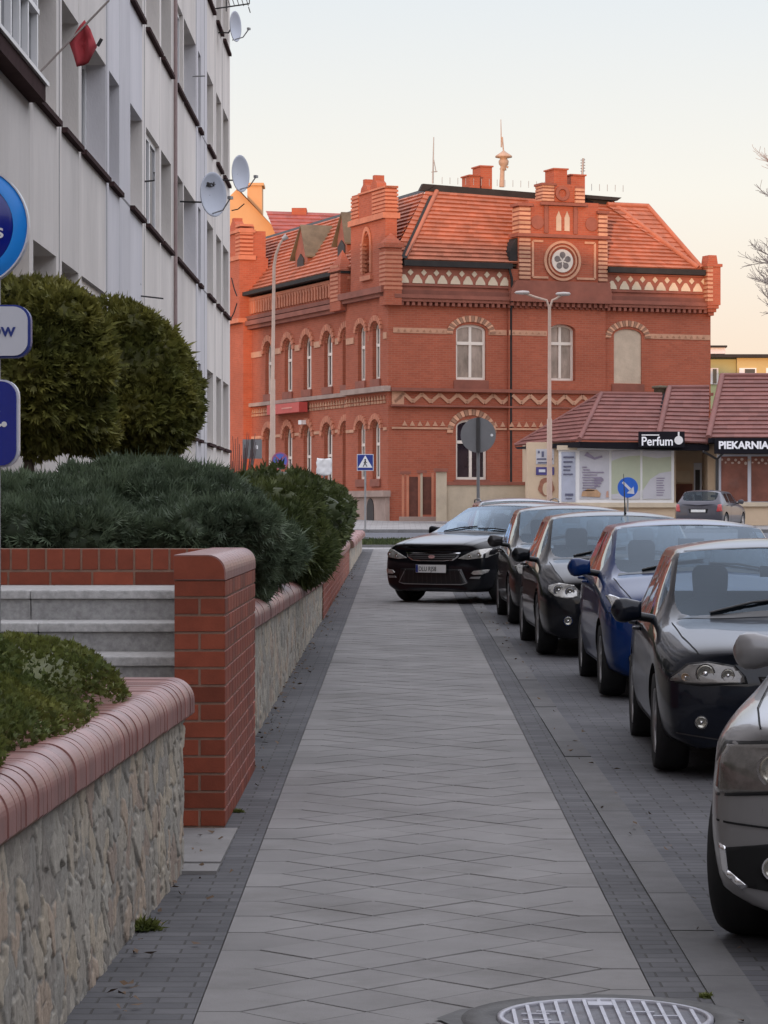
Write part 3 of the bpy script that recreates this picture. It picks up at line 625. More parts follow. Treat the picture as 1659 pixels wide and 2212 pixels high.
# things on the facade
def dish(label,px,py,Yd,r,face,letters=False):
    c=P(px,py,Yd); t=thing('satellite_dish',label,'satellite dish',tuple(c),face,group='satellite dishes on the apartment block')
    b=MB(); prof=[(r*i/8,-.22*r*(1-(i/8)**2)) for i in range(9)]+[(r*1.02,.012),(r*1.0,.018)]+[(r*i/8,-.22*r*(1-(i/8)**2)+.014) for i in range(7,-1,-1)]
    b.lathe(prof,32,axis='y'); o=b.build('reflector',M('dish_paint',(.50,.53,.60),.45,.05,3) if 'dish_paint' not in bpy.data.materials else bpy.data.materials['dish_paint'],t)
    b=MB(); b.tube([(0,-.2*r,-r*.9),(0,-.0+r*.55,-r*.75),(0,r*.95,-r*.25)],.012,6); b.box(-.04,.04,r*.88,r*1.05,-r*.28,-r*.14); b.build('feed_arm',m_gmetal,t)
    b=MB(); q=Matrix.Rotation(-face,3,'Z')@Vector((FX-c.x,.15,-.1)); b.tube([(0,-.2*r,0),(0,-.34*r-.04,-.12),tuple(q)],.016,6); b.build('wall_bracket',m_dmetal,t)
    return t
# the dish opens along +y of its own frame
d1=dish('big white satellite dish with small dark lettering, lowest and largest on the wall',460,420,47,.36,R(-122),True)
d2=dish('thin pale satellite dish at the roofline edge beside the sky, below the top dishes',519,375,55,.35,R(-115))
d3=dish('white satellite dish near the top of the block seen against the sky',508,57,57,.30,R(-108))
text('lettering','nc+',.16,m_dmetal,d1,(.13,-.04,.12),(R(90),0,R(180)),.02)
t=thing('tv_aerial','rack of aerial rods above the highest dish on the apartment block','aerial',tuple(P(500,8,56))); b=MB(); q=P(500,8,56)
b.tube([(FX-q.x,0,-.1),(.35,0,.0)],.015,6); b.tube([(-.1,0,-.15),(-.1,0,.1)],.012,6)
for i in range(5): b.tube([(-.05+i*.09,-.35,.02),(-.05+i*.09,.35,.02)],.008,5)
b.tube([(.35,-.3,-.12),(.35,.3,-.12)],.01,5); b.tube([(.35,0,.0),(.35,0,.18)],.01,5); b.build('rods',m_dmetal,t)
t=thing('tv_aerial','thin yagi aerial sticking out sideways above the thuja','aerial',tuple(P(240,632,40))); q=P(240,632,40); e=P(353,645,40)-q; b=MB()
b.tube([(0,0,0),(e.x,0,e.z)],.012,6); b.tube([(0,0,.0),(-.02,0,.05),(FX-q.x,0,.12)],.02,6)
for i in range(3): b.tube([(.02+i*.05,-.15,.04),(.06+i*.05,.15,-.03+.04*i)],.012,5)
b.tube([(.0,0,.05),(.13,0,-.02)],.03,6); b.build('rods',m_dmetal,t)
t=thing('wall_bracket','bare steel bracket arm with upturned tip on the facade','bracket',tuple(P(262,392,40.6))); q=P(262,392,40.6); b=MB(); e=P(333,390,40.6)-q
b.tube([(FX-q.x,0,0),(e.x,0,e.z),(e.x,0,e.z+.12)],.014,6); b.build('arm',m_dmetal,t)
t=thing('wall_bracket','pale steel bracket arm high on the facade left of the pipe','bracket',tuple(P(400,165,50))); q=P(400,165,50); b=MB(); b.tube([(FX-q.x,0,0),(P(443,164,50)-q).to_tuple()],.014,6); b.build('arm',m_gmetal,t)
# cables of the dishes
b=MB(); 
for a_,c_ in (((500,455),(528,440)),((500,600),(512,640)),((498,690),(512,655))):
    p=P(*a_,56); q=P(*c_,56); b.tube([p,(p+q)/2+Vector((0,0,-.04)),q],.012,5)
AL(b,'cable_bracket',m_dmetal,cl=.02)
# flag
p0=P(82,160,28.0); p1=P(236,0,28.0)
fl=thing('flag','plain red flag on a slanting pole above the glazed loggia','flag',tuple(p0)); b=MB(); b.tube([(0,0,0),tuple(p1-p0)],.011,8); b.build('pole',M('flag_pole',(.35,.30,.27),.6),fl)
pts=[(182,42),(172,56),(149,92),(158,118),(167,146),(180,139),(191,137),(200,118),(209,100),(204,86),(196,64)]
cx,cy=180,95; V=[tuple(P(cx,cy,28.02)-p0)]; Fq=[]; rings=5
for rI in range(1,rings+1):
    for i,(x,y) in enumerate(pts):
        f=rI/rings; xx=cx+(x-cx)*f; yy=cy+(y-cy)*f; q=P(xx,yy,28.0)-p0; V.append((q.x,.05*math.sin(xx*.22)+.03*math.sin(yy*.1+xx*.1),q.z))
n=len(pts)
for i in range(n): Fq.append((0,1+i,1+(i+1)%n))
for rI in range(rings-1):
    for i in range(n): a=1+rI*n; Fq.append((a+i,a+n+i,a+n+(i+1)%n,a+(i+1)%n))
b=MB(); b.add(V,Fq,1,True); o=b.build('cloth',M('red_cloth',(.42,.05,.06),.85,.08,5),fl); md=o.modifiers.new('s','SOLIDIFY'); md.thickness=.004
b=MB(); q=P(213,95,28)-p0; b.tube([(q.x-.01,0,q.z-.02),(q.x+.03,0,q.z+.05)],.018,6); b.build('clip',m_dmetal,fl)
# ------------------------------------------------------------------ red brick town building
TH=R(20.86); cT,sT=math.cos(TH),math.sin(TH); BX,BY=PX(846,112),112.0; BZ=gz(112)
def FU(x): k=(x-VX)/F; return (k*BY-BX)/(cT-k*sT)
def FZ(y,x=1000): return PZ(y,BY+sT*FU(x))-BZ
def SV(x): k=(x-VX)/F; return (BX-k*BY)/(sT+k*cT)
def SZ(x,y): return PZ(y,BY+cT*SV(x))-BZ
def LOC(x,y,Y):
    p=P(x,y,Y)-Vector((BX,BY,BZ)); return Vector((cT*p.x+sT*p.y,-sT*p.x+cT*p.y,p.z))
m_brk=brick_mat('red_brick',(.385,.103,.056),(.325,.084,.046),(.34,.135,.085),.27,.085,.010,'xz',.9,.16,.35,.002)
m_brk2=M('dark_brick_trim',(.25,.085,.056),.85,.2,1.5,tint=1); m_ochre=M('ochre_brick',(.50,.265,.165),.8,.18,2,tint=1); m_hood=M('pinkish_brick_mould',(.47,.175,.10),.8,.15,2,tint=1)
m_pale=M('pale_plaster',(.50,.40,.30),.9,.15,1.5,.01,12); m_stoneb=M('pale_stone',(.33,.24,.20),.9,.2,1.5)
m_tile=M('red_roof_tile',(.40,.135,.075),.75,.22,1.2,.004,20,tint=1,dirt=.25,dcol=(.20,.09,.06)); m_slate=M('dark_sheet_metal',(.030,.028,.027),.7,.2,2,spec=.2)
m_zinc=M('weathered_zinc',(.13,.108,.075),.7,.3,1.5,spec=.2,dirt=.4,dcol=(.08,.065,.045)); m_cream=M('cream_plaster',(.60,.50,.37),.9,.1,2)
m_frame=M('cream_window_frame',(.74,.66,.58),.5,.04,2); m_curt=M('window_pane_curtain',(.27,.21,.18),.08,.55,1.6,spec=.9,stretch=(1,1,.45)); m_dk=M('dark_opening',(.02,.015,.015),.6,.2,2)
rb=thing('brick_town_building','large red brick two storey civic building with tiled mansard roof and stepped clock gable','building',(BX,BY,BZ),TH)
W_=FU(1535); LS=31.0
TF=lambda u,d,z:(u,d,z)                    # front facade frame
TS=lambda v,d,z:(d,v,z)                    # side facade frame
def arcpoly(u0,u1,z0,zs,zt,n=8,reverse=False):
    """window outline: rect with segmental arch: spring zs, crown zt"""
    r=[(u0,z0),(u1,z0)]; h=zt-zs; 
    for i in range(n+1):
        a=math.pi*i/n; r.append(((u0+u1)/2+(u1-u0)/2*math.cos(a),zs+h*math.sin(a)))
    return r
def wall_open(b,u0,u1,z0,z1,ops,th,tint=1.0):
    """wall slab with arched openings; ops: (ua,ub,zb,zs,zt)"""
    us=sorted(set([u0,u1]+[o[0] for o in ops]+[o[1] for o in ops]))
    for a,e in zip(us[:-1],us[1:]):
        oo=sorted([o for o in ops if o[0]<=a+1e-6 and o[1]>=e-1e-6],key=lambda o:o[2]); z=z0
        for o in oo:
            if o[2]>z: b.rect(a,e,z,o[2],0,th,tint)
            n=10; h=o[4]-o[3]; arc=[((a+e)/2+(e-a)/2*math.cos(math.pi*i/n),o[3]+h*math.sin(math.pi*i/n)) for i in range(n+1)]
            for i in range(n): b.prism([arc[i],arc[i+1],(arc[i+1][0],o[4]+.02),(arc[i][0],o[4]+.02)],0,th,tint)
            z=o[4]+.02
        b.rect(a,e,z,z1,0,th,tint)
def window(T,ua,ub,zb,zs,zt,d,cols=2,trans=.62,fr=.09,pane=None,parent=rb,frame=None):
    b=MB(T); n=12; o=arcpoly(ua,ub,zb,zs,zt,n); i_=arcpoly(ua+fr,ub-fr,zb+fr,zs,zt-fr,n); m=len(o)
    for k in range(m):
        j=(k+1)%m; b.add([(o[k][0],d,o[k][1]),(o[j][0],d,o[j][1]),(i_[j][0],d,i_[j][1]),(i_[k][0],d,i_[k][1]),(o[k][0],d+.08,o[k][1]),(o[j][0],d+.08,o[j][1]),(i_[j][0],d+.08,i_[j][1]),(i_[k][0],d+.08,i_[k][1])],[(0,1,2,3),(7,6,5,4),(2,6,7,3),(0,4,5,1)])
    for c in range(1,cols): u=ua+(ub-ua)*c/cols; b.rect(u-fr*.55,u+fr*.55,zb+fr,zt-fr*.8,d-.01,d+.07)
    if trans: zz=zb+(zt-zb)*trans; b.rect(ua+fr*.6,ub-fr*.6,zz-fr*.6,zz+fr*.6,d-.02,d+.075)
    w_=b.build('window',frame or m_frame,parent)
    b=MB(T); b.prism(arcpoly(ua+.02,ub-.02,zb+.02,zs,zt-.02,n),d+.05,d+.06); b.build('pane',pane or m_curt,w_); return w_
def hood(b,T,ua,ub,zs,zt,w,d0,d1,n=14,alt=True,ext=.15,skip=0):
    a_=(ub-ua)/2+ext; h=zt-zs+.0; c=(ua+ub)/2
    for i in range(n):
        t0=math.pi*(i+.08)/n; t1=math.pi*(i+.92)/n; 
        q=[(c+(a_)*math.cos(t0),zs+h*math.sin(t0)),(c+(a_)*math.cos(t1),zs+h*math.sin(t1)),(c+(a_+w)*math.cos(t1),zs+(h+w)*math.sin(t1)),(c+(a_+w)*math.cos(t0),zs+(h+w)*math.sin(t0))]
        b.prism(q,d0,d1,(1.2 if i%2 else .62) if alt else random.uniform(.92,1.08))
# ---- front facade
zc0=FZ(650); ops=[]
wf=[(985,1050,700,820),(1183,1240,700,822),(1326,1386,710,828)]; fo=[]
for xa,xb,yt,yb in wf:
    ua,ub=FU(xa),FU(xb); fo.append((ua,ub,FZ(yb,xa),FZ(yt+14,xa),FZ(yt,xa)))
lo=[]
for xa,xb in ((985,1052),(1183,1242)): ua,ub=FU(xa),FU(xb); lo.append((ua,ub,FZ(1036),FZ(922),FZ(905)))
b=MB(); wall_open(b,0.0,W_,-.8,FZ(578),fo+lo,.3); b.box(.301,W_,.301,LS,-.8,FZ(578)-.01)
# ---- side facade with its windows
sx=[505,520,581,623,664,709,745,789,821]; sop=[]; zt=SZ(709,717); zb=SZ(709,836); lt=SZ(709,915); lb=lt-3.3
sx=[520,581,623,664,709,749]
vs_=[SV(x) for x in sx]; vs_=[vs_[0]]+[vs_[1],vs_[2],vs_[3],vs_[4],vs_[5]]
pav=[SV(789),SV(821)]
hw=.5
for v in vs_: sop.append((v-hw,v+hw,zb,zt-.45,zt)); sop.append((v-hw,v+hw,lb,lt-.45,lt))
VP=SV(757); 
bs_=MB(TS); wall_open(bs_,VP,LS,-.8,SZ(709,617),sop,.3); b.v+=[v for v in bs_.v]; n0=len(b.v)-len(bs_.v); b.f+=[tuple(i+n0 for i in f) for f in bs_.f]; b.t+=bs_.t; b.sm+=bs_.sm
pop=[]
for v in pav: pop.append((v-.42,v+.42,SZ(805,821),SZ(805,713),SZ(805,699))); pop.append((v-.42,v+.42,SZ(805,1035),SZ(805,925),SZ(805,910)))
bp=MB(TS); wall_open(bp,0.301,VP,-.8,SZ(805,632),pop,.3)
bp.v=[(x-.16,y,z) for x,y,z in bp.v]; n0=len(b.v); b.v+=bp.v; b.f+=[tuple(i+n0 for i in f) for f in bp.f]; b.t+=bp.t; b.sm+=bp.sm
b.box(-.16,0,.0,.30,-.8,SZ(805,632)); b.box(-.16,.14,VP-.001,VP+.12,-.8,SZ(805,632))
b.build('brick_wall',m_brk,rb)
for k,(ua,ub,zb_,zs_,zt_) in enumerate(fo[:2]): window(TF,ua,ub,zb_,zs_,zt_,.12,2,.66,.10)
b=MB(); b.prism(arcpoly(fo[2][0],fo[2][1],fo[2][2],fo[2][3],fo[2][4]),.06,.3); tag(b.build('blind_window',m_pale,rb),'plastered blind window')
m_dpane=M('window_pane_dark',(.03,.022,.03),.08,.3,2,spec=.8)
for o in lo[:1]: window(TF,*o,.12,2,.62,.10,pane=m_dpane)
for o in sop: window(TS,*o,.16,2,.6,.10,pane=m_dpane)
for o in pop:
    w_=window(TS,*o,-.0,2,.6,.10,pane=m_dpane)
# hood moulds
b=MB(TF)
for ua,ub,zb_,zs_,zt_ in fo: hood(b,TF,ua,ub,zs_-.1,zt_+.10,.24,-.06,.02,22)
for ua,ub,zb_,zs_,zt_ in lo[:1]: hood(b,TF,ua,ub,zs_-.25,zt_+.15,.24,-.05,.02,18)
b.build('front_window_arches',m_ochre,rb,cl=0.15)
b=MB(TS)
for o in sop: hood(b,TS,o[0],o[1],o[3]-.05,o[4]+.06,.26,-.09,.02,10,alt=False,ext=.14)
for o in pop: hood(b,TS,o[0],o[1],o[3]-.05,o[4]+.06,.22,-.25,-.14,10,alt=False,ext=.10)
for o in sop+pop:
    dd=0 if o in sop else -.16
    for r_ in range(2):  # stepped brick reveal ribs under the arch
        hood(b,TS,o[0],o[1],o[3],o[4]-.02,.06,dd+.03+.05*r_,dd+.07+.05*r_,10,alt=False,ext=-.02-.05*r_)
b.build('side_window_arches',m_hood,rb,cl=0.09)
b=MB(TF)
for o in fo: b.rect(o[0]-.1,o[1]+.1,o[2]-.42,o[2]-.02,-.05,.1,.9)
for o in lo[:1]: b.rect(o[0]-.1,o[1]+.1,o[2]-.2,o[2],-.05,.1)
b.T=TS
for o in sop+pop:
    dd=0 if o in sop else -.16
    b.rect(o[0]-.12,o[1]+.12,o[2]-.3,o[2],dd-.08,dd+.1)
b.build('window_sills',m_brk2,rb,cl=0.1)
# ochre bands and zigzag
b=MB(TF); m=MB(TF); zb0,zb1=FZ(722),FZ(711)
def bandf(x0,x1,zl,zh,d=-.03): b.rect(FU(x0),FU(x1),zl,zh,d,.05)
for x0,x1 in ((849,978),(1055,1094),(1096,1178),(1246,1318),(1392,1534)):
    bandf(x0,x1,zb0,zb1,-.03 if x0!=1096 else -.16)
    u=FU(x0)+.15
    while u<FU(x1)-.12: m.prism([(u,zb0+.06),(u+.12,zb0+.06),(u+.06,zb1-.05)],-.05 if x0!=1096 else -.17,0,.9); u+=.27
zl,zh=FZ(870),FZ(852); u=FU(852); per=(FU(1310)-FU(852))/24
for i in range(32):
    b.seg((u,zl if i%2==0 else zh),(u+per/1.0,zh if i%2==0 else zl),.13,-.05 if u<FU(1092) else -.20,.05); 
    b.rect(u+per-.06,u+per+.06,(zl+zh)/2-.05+(.08 if i%2==0 else -.08),(zl+zh)/2+.05+(.08 if i%2==0 else -.08),-.03 if u<FU(1092) else -.18,.05); u+=per
b.rect(0.0,.5,zl-.1,zh+.1,-.05,.04)
zl,zh=FZ(921),FZ(912); u=FU(868)
while u<FU(1320):
    if not(FU(975)<u<FU(1062)): b.prism([(u,zl),(u+.22,zl),(u+.11,zh+.03)],-.04 if u<FU(1092) else -.19,.05)
    u+=.32
for x0,x1 in ((846,972),(1064,1094),(1096,1170)): b.rect(FU(x0),FU(x1),FZ(928),FZ(924),-.06 if x0<1095 else -.21,.05)
b.T=TS
def bands(b,v0,v1,zl,zh,ops,d):
    es=sorted([(o[0]-.42,o[1]+.42) for o in ops]); cur=v0
    for a,e in es+[(v1,v1)]:
        if a>cur and a>v0: b.rect(cur,min(a,v1),zl,zh,d-.04,d+.03)
        cur=max(cur,e)
zz=SZ(709,741); bands(b,VP,LS,zz-.12,zz+.13,sop[::2],0); zz=SZ(805,731); bands(b,0.1,VP,zz-.12,zz+.13,pop[::2],-.16)
zz=SZ(709,933); bands(b,VP,LS,zz-.06,zz+.06,sop[1::2],0); zz=SZ(805,929); bands(b,0.1,VP,zz-.06,zz+.06,pop[1::2],-.16)
m.T=TS; z1=SZ(709,866); z0=SZ(709,884); v=.2
while v<LS:
    dd=-.16 if v<VP else 0
    m.rect(v,v+.26,z0,z0+.10,dd-.04,dd+.02,random.uniform(.75,1.05)); m.prism([(v,z0+.14),(v+.26,z0+.14),(v+.13,z1-.02)],dd-.05,dd+.02,random.uniform(.8,1.1)); v+=.33
b.build('ochre_bands',m_ochre,rb,cl=0.12); m.build('ochre_pattern',M('ochre_pattern_brick',(.43,.22,.13),.85,.25,2,tint=1),rb,cl=.2)
# belt ledges, cornices
b=MB(TF); b.rect(-.1,W_,FZ(847),FZ(840),-.26,.02); b.rect(-.05,W_,FZ(880),FZ(876),-.19,.02)
b.rect(0,W_,FZ(655),FZ(648),-.28,.02); b.rect(0,W_,FZ(648),FZ(640),-.34,.02)
u=.05
while u<W_: b.rect(u,u+.12,FZ(663),FZ(655),-.24,.02); u+=.24
b.prism([(0,FZ(640)),(W_,FZ(640)),(W_,FZ(630)),(0,FZ(630))],-.22,.02,.75)
b.T=TS
z=SZ(709,672); b.rect(VP,LS,z,z+.2,-.34,.02); b.rect(VP,LS,z-.16,z,-.22,.02); b.rect(VP,LS,z+.25,z+.42,-.26,.02,.8); zf0=z+.42; zf1=SZ(709,610)
z=SZ(805,640); b.rect(-.15,VP+.15,z,z+.25,-.5,-.12); b.rect(-.1,VP+.1,z-.15,z,-.38,-.12)
b.build('cornices',m_brk2,rb,cl=0.13)
b=MB(TS); z=SZ(709,858); b.rect(VP,LS,z-.06,z+.1,-.16,.02); z=SZ(805,846); b.rect(-.2,VP+.05,z-.07,z+.14,-.42,-.12); z=SZ(805,1067); b.rect(-.2,VP+.1,z-.12,z+.12,-.45,-.12); b.build('stone_ledges',m_stoneb,rb,cl=0.1)
b=MB(TS); z=SZ(805,1067); b.rect(-.12,SV(740),-.8,z-.12,-.30,-.13)
for x in (806,): pass
b.build('stone_plinth',m_stoneb,rb)
b=MB(TS)
for x in (775,816): b.prism(arcpoly(SV(x)-.38,SV(x)+.38,.05,.55,.95),-.33,-.29)
b.build('cellar_openings',m_dk,rb,cl=0.1)
# side frieze: arcade of slots
b=MB(TS); d=MB(TS); d.rect(VP,LS,zf0,zf1,.02,.1); v=VP+.1
while v<LS-.3:
    b.rect(v,v+.17,zf0+.12,zf1-.02,-.10,.03,random.uniform(.9,1.1)); b.prism([(v+.17,zf1-.3),(v+.36,zf1-.12),(v+.36,zf1),(v+.17,zf1)],-.08,.03); v+=.36
b.rect(VP,LS,zf1-.08,zf1+.05,-.12,.03)
b.build('side_frieze',m_hood,rb); d.build('frieze_recess',m_brk2,rb)
# front frieze
b=MB(TF); p_=MB(TF); zt_=FZ(579); b.rect(0.3,W_-.1,FZ(630),zt_+.02,-.06,.02,1.25)
def ftri(x,yc=614):
    u=FU(x); p_.prism([(u-.21,FZ(615)),(u+.21,FZ(615)),(u+.19,FZ(609)),(u+.05,FZ(597)),(u-.05,FZ(597)),(u-.19,FZ(609))],-.10,-.03)
def fdia(x):
    u=FU(x); z=FZ(592); p_.prism([(u-.12,z),(u,z-.13),(u+.12,z),(u,z+.13)],-.10,-.03)
for x in (1320,1347,1373,1400,1426,1453,1479,1505): ftri(x); fdia(x+13)
for x in (871,900,927,954,982,1009,1036,1063,1089): ftri(x); fdia(x+14)
for x0,x1 in ((862,1098),(1308,1516)):
    b.rect(FU(x0),FU(x1),FZ(621),FZ(617),-.14,0); b.rect(FU(x0),FU(x1),FZ(583),FZ(579),-.14,0)
b.build('front_frieze',m_brk2,rb); p_.build('frieze_niches',m_cream,rb)
# roof ------------------------------------------------
def tiled(b,p00,p10,p11,p01,rows,lift=.05,seg=14):
    """p00-p10 eave, p01-p11 ridge; overlapping tile courses"""
    p00,p10,p11,p01=map(Vector,(p00,p10,p11,p01)); nrm=(p10-p00).cross(p01-p00).normalized()
    if nrm.z<0: nrm=-nrm
    for i in range(rows):
        a,e=i/rows,(i+1)/rows+.004
        A=p00.lerp(p01,a); B=p10.lerp(p11,a); C=p10.lerp(p11,e); D=p00.lerp(p01,e); L=(B-A).length; k=max(1,int(L/.3))
        for j in range(k):
            s0,s1=j/k,(j+1)/k; w=random.uniform(.86,1.12)
            a0=A.lerp(B,s0)+nrm*lift*random.uniform(.85,1.1); a1=A.lerp(B,s1)+nrm*lift; c1=D.lerp(C,s1); c0=D.lerp(C,s0); f0=A.lerp(B,s0)-nrm*.02; f1=A.lerp(B,s1)-nrm*.02
            b.add([a0,a1,c1,c0,f0,f1],[(0,1,2,3),(4,5,1,0)],w)
ze=FZ(566); i_=2.46; ztop=FZ(405)+.12
b=MB(); rfr=FU(1372)
UT=2.85; tiled(b,(FU(872),-.1,ze),(FU(1505),-.1,ze),(FU(1378),i_,ztop-.25),(UT,i_,ztop),17,.08)
tiled(b,(FU(1503),-.1,ze),(FU(1513),-.1,ze),(FU(1468)-.35,i_-.2,FZ(436,1400)+.05),(FU(1378)-.35,i_-.2,FZ(436,1400)+.05),14)
tiled(b,(-.05,LS,SZ(640,606)),(-.05,-.05,SZ(640,606)),(i_,i_,ztop),(i_,LS,ztop-.1),16,.08); tiled(b,(-.05,-.05,ze),(FU(866),-.08,ze),(UT-.1,i_,ztop-.05),(i_-.05,i_,ztop),16,.06)
tiled(b,(W_+.0,.5,ze),(W_+.0,9,ze),(W_-2,9,ztop-.9),(FU(1468)-.35,i_-.2,FZ(436,1400)+.03),14)
roof=b.build('roof',m_tile,rb,recalc=False)
b=MB(); b.add([(.3,.0,ze-.1),(W_-.2,.0,ze-.1),(W_-.2,LS,ze-.1),(.3,LS,ze-.1),(i_+.1,i_+.1,ztop-.12),(rfr,i_+.1,ztop-.12),(rfr,LS,ztop-.12),(i_+.1,LS,ztop-.12)],[(0,1,5,4),(1,2,6,5),(2,3,7,6),(3,0,4,7),(4,5,6,7),(0,3,2,1)]); b.build('roof_deck',m_zinc,roof)
b=MB(); b.prism([(i_-.35,ztop-.02),(rfr-.2,ztop-.30),(rfr+.1,ztop-.02),(i_-.2,ztop+.26)],i_-.05,i_+.15)
b.prism([(rfr-2.6,ztop-.02),(rfr+.25,ztop-.12),(rfr+.45,ztop+.02),(rfr-2.6,ztop+.12)],i_-.25,i_+.6)
b.add([(i_-.1,i_-.1,ztop-.05),(i_-.1,LS,ztop-.15),(i_+.25,LS,ztop+.05),(i_+.25,i_-.1,ztop+.18)],[(0,1,2,3)]); b.build('ridge_flashing',m_slate,roof)
b=MB(); b.tube([(FU(1505),-.12,ze+.08),(FU(1378),i_-.05,ztop-.22)],.11,8); b.tube([(FU(1513),-.12,ze+.08),(FU(1468)-.35,i_-.2,FZ(436,1400)+.12)],.10,8); b.tube([(FU(1378)-.3,i_-.2,FZ(436,1400)+.1),(FU(1468)-.3,i_-.2,FZ(436,1400)+.1)],.10,8)
b.tube([(FU(873),-.12,ze+.10),(UT,i_-.05,ztop-.02)],.10,8); b.build('ridge_tiles',m_tile,roof,cl=.01)
b=MB(); b.add([(FU(866)-.12,-.28,ze+.05),(FU(866)+.14,-.28,ze+.05),(UT-.18,i_-.28,ztop-.2),(UT-.42,i_-.28,ztop-.25)],[(0,1,2,3)]); b.build('valley_flashing',m_slate,roof)
b=MB(TF); b.rect(.4,FU(1100),FZ(579),FZ(567),-.36,-.05); b.rect(FU(1308),FU(1516),FZ(579),FZ(567),-.36,-.05); b.T=TS; z=SZ(709,603); b.rect(VP,LS,z+.02,z+.18,-.42,0)
b.build('gutter',m_slate,rb)
b=MB(); u=FU(1101); b.tube([(u-.2,-.3,FZ(568)),(u,-.22,FZ(600)),(u+.02,-.2,FZ(625)),(u-.06,-.35,FZ(650)),(u,-.12,FZ(670)),(u,-.12,-.3)],.055,8); b.build('downpipe',m_slate,rb)
# ---- central projection with stepped clock gable
xa,xb=1107,1305; b=MB(TF); pops=[o for o in (fo[1],)]+[lo[1]]
wall_open(b,FU(1096),FU(xb),-.8,FZ(578),pops,.14); b.v=[(x,y-.139,z) for x,y,z in b.v]; b.rect(FU(1116),FU(1307),FZ(612,1200),FZ(505,1200),-.15,.9); b.rect(FU(1140),FU(1290),FZ(507,1200),FZ(436,1200),-.12,.7)
b.rect(FU(1182),FU(1242),FZ(442,1200),FZ(398,1200),-.12,.6); b.build('central_projection',m_brk,rb)
g_=b2=MB(TF)
def quoin(x0,x1,y0,y1,n,d=-.24,back=.5):
    z0,z1=FZ(y1,1200),FZ(y0,1200); h=(z1-z0)/n
    for k in range(n): b2.rect(FU(x0),FU(x1),z0+h*k+h*.3,z0+h*(k+1)-.01,d,back,random.uniform(.85,1.1))
quoin(1117,1141,452,510,6); quoin(1117,1141,518,608,10); quoin(1288,1307,462,510,5); quoin(1288,1307,518,608,10); quoin(1167,1192,402,438,5); quoin(1238,1258,406,440,4)
b2.build('gable_quoins',m_ochre,rb,cl=0.14)
b=MB(TF)
for x0,x1,y0,y1 in ((1118,1140,445,608),(1289,1306,455,608),(1168,1191,399,440),(1239,1257,402,440)): b.rect(FU(x0),FU(x1),FZ(y1,1200),FZ(y0,1200),-.20,.48)
for x0,x1,y,h in ((1112,1310,511,7),(1163,1262,442,6),(1112,1145,446,6),(1285,1310,456,6),(1164,1195,400,5),(1110,1312,612,6)): b.rect(FU(x0),FU(x1),FZ(y+h/2,1200),FZ(y-h/2,1200),-.30,.5)
for xc in (1158,1275): b.disc((FU(xc),FZ(482,1200)),.28,-.16,-.1,16)
b.ring((FU(1211),FZ(418,1200)),.17,.30,-.2,-.1,20)
for x0,x1 in ((1172,1180),(1235,1243)): b.rect(FU(x0),FU(x1),FZ(505,1200),FZ(446,1200),-.2,-.1)
b.prism([(FU(1096)-.05,FZ(638,1200)),(FU(1309)+.1,FZ(638,1200)),(FU(1307),FZ(610,1200)),(FU(1107),FZ(610,1200))],-.42,-.1)
b.rect(FU(1094),FU(1311),FZ(655,1200),FZ(638,1200),-.48,-.1); u=FU(1096)
while u<FU(1308): b.rect(u,u+.12,FZ(664,1200),FZ(655,1200),-.38,-.1); u+=.24
b.build('gable_trim',m_brk2,rb,cl=0.14)
b=MB(TF); c=(FU(1211),FZ(564,1200)); b.ring(c,.70,.80,-.22,-.1,40); b.ring(c,.56,.62,-.22,-.1,40)
z0,z1=FZ(601,1200),FZ(523,1200); u0,u1=FU(1147),FU(1281)
for a_,e_ in (((u0,z0),(c[0]-.62,z0)),((c[0]+.62,z0),(u1,z0)),((u0,z0),(u0,z1)),((u1,z0),(u1,z1)),((u0,z1),(u0+.45,z1)),((u1-.45,z1),(u1,z1))): b.seg(a_,e_,.09,-.2,-.1)
b.build('clock_surround',m_ochre,rb)
ck=MB(TF); ck.disc(c,.46,-.19,-.1,32); ck=ck.build('rose_window',M('rose_white',(.66,.58,.50),.6,.08,4),rb)
b=MB(TF)
for k in range(5):
    a=R(90+72*k); q=(c[0]+.24*math.cos(a),c[1]+.24*math.sin(a)); b.disc(q,.125,-.20,-.15,14)
    a2=a; b.prism([(c[0]+.05*math.cos(a2),c[1]+.05*math.sin(a2)),(q[0]-.11*math.sin(a2),q[1]+.11*math.cos(a2)),(q[0]+.11*math.sin(a2),q[1]-.11*math.cos(a2))],-.199,-.15)
b.build('petals',M('rose_glass',(.16,.13,.12),.4,.3,8),ck)
b=MB(TF)
for xc in (1204,1222): u=FU(xc); z0=FZ(499,1200); z1=FZ(470,1200); b.prism([(u-.11,z0),(u+.11,z0),(u+.11,z1),(u,z1+.26),(u-.11,z1)],-.14,-.1)
b.build('lancet_openings',m_pale,rb,cl=0.05)
# small dark dormer left of the gable
b=MB(TF); b.prism([(FU(1098),FZ(560)),(FU(1119),FZ(560)),(FU(1119),FZ(505)),(FU(1108),FZ(520)),(FU(1099),FZ(540))],-.1,.9); b.build('side_vent',m_slate,rb)
# chimneys
def chim(x0,x1,y0,y1,Y,mat=m_brk,name='chimney',dp=.9,cap=True):
    p=LOC(x0,y1,Y); q=LOC(x1,y0,Y); b=MB(); b.box(p.x,q.x,p.y,p.y+dp,p.z-1,q.z)
    if cap: b.box(p.x-.05,q.x+.05,p.y-.05,p.y+dp+.05,q.z,q.z+.06)
    return b.build(name,mat,rb)
chim(1015,1040,380,402,123); chim(1038,1067,360,402,123.6); chim(1197,1230,366,402,115.2); chim(1233,1269,379,436,116.6)
b=MB(); p=LOC(1205,396,115.3)
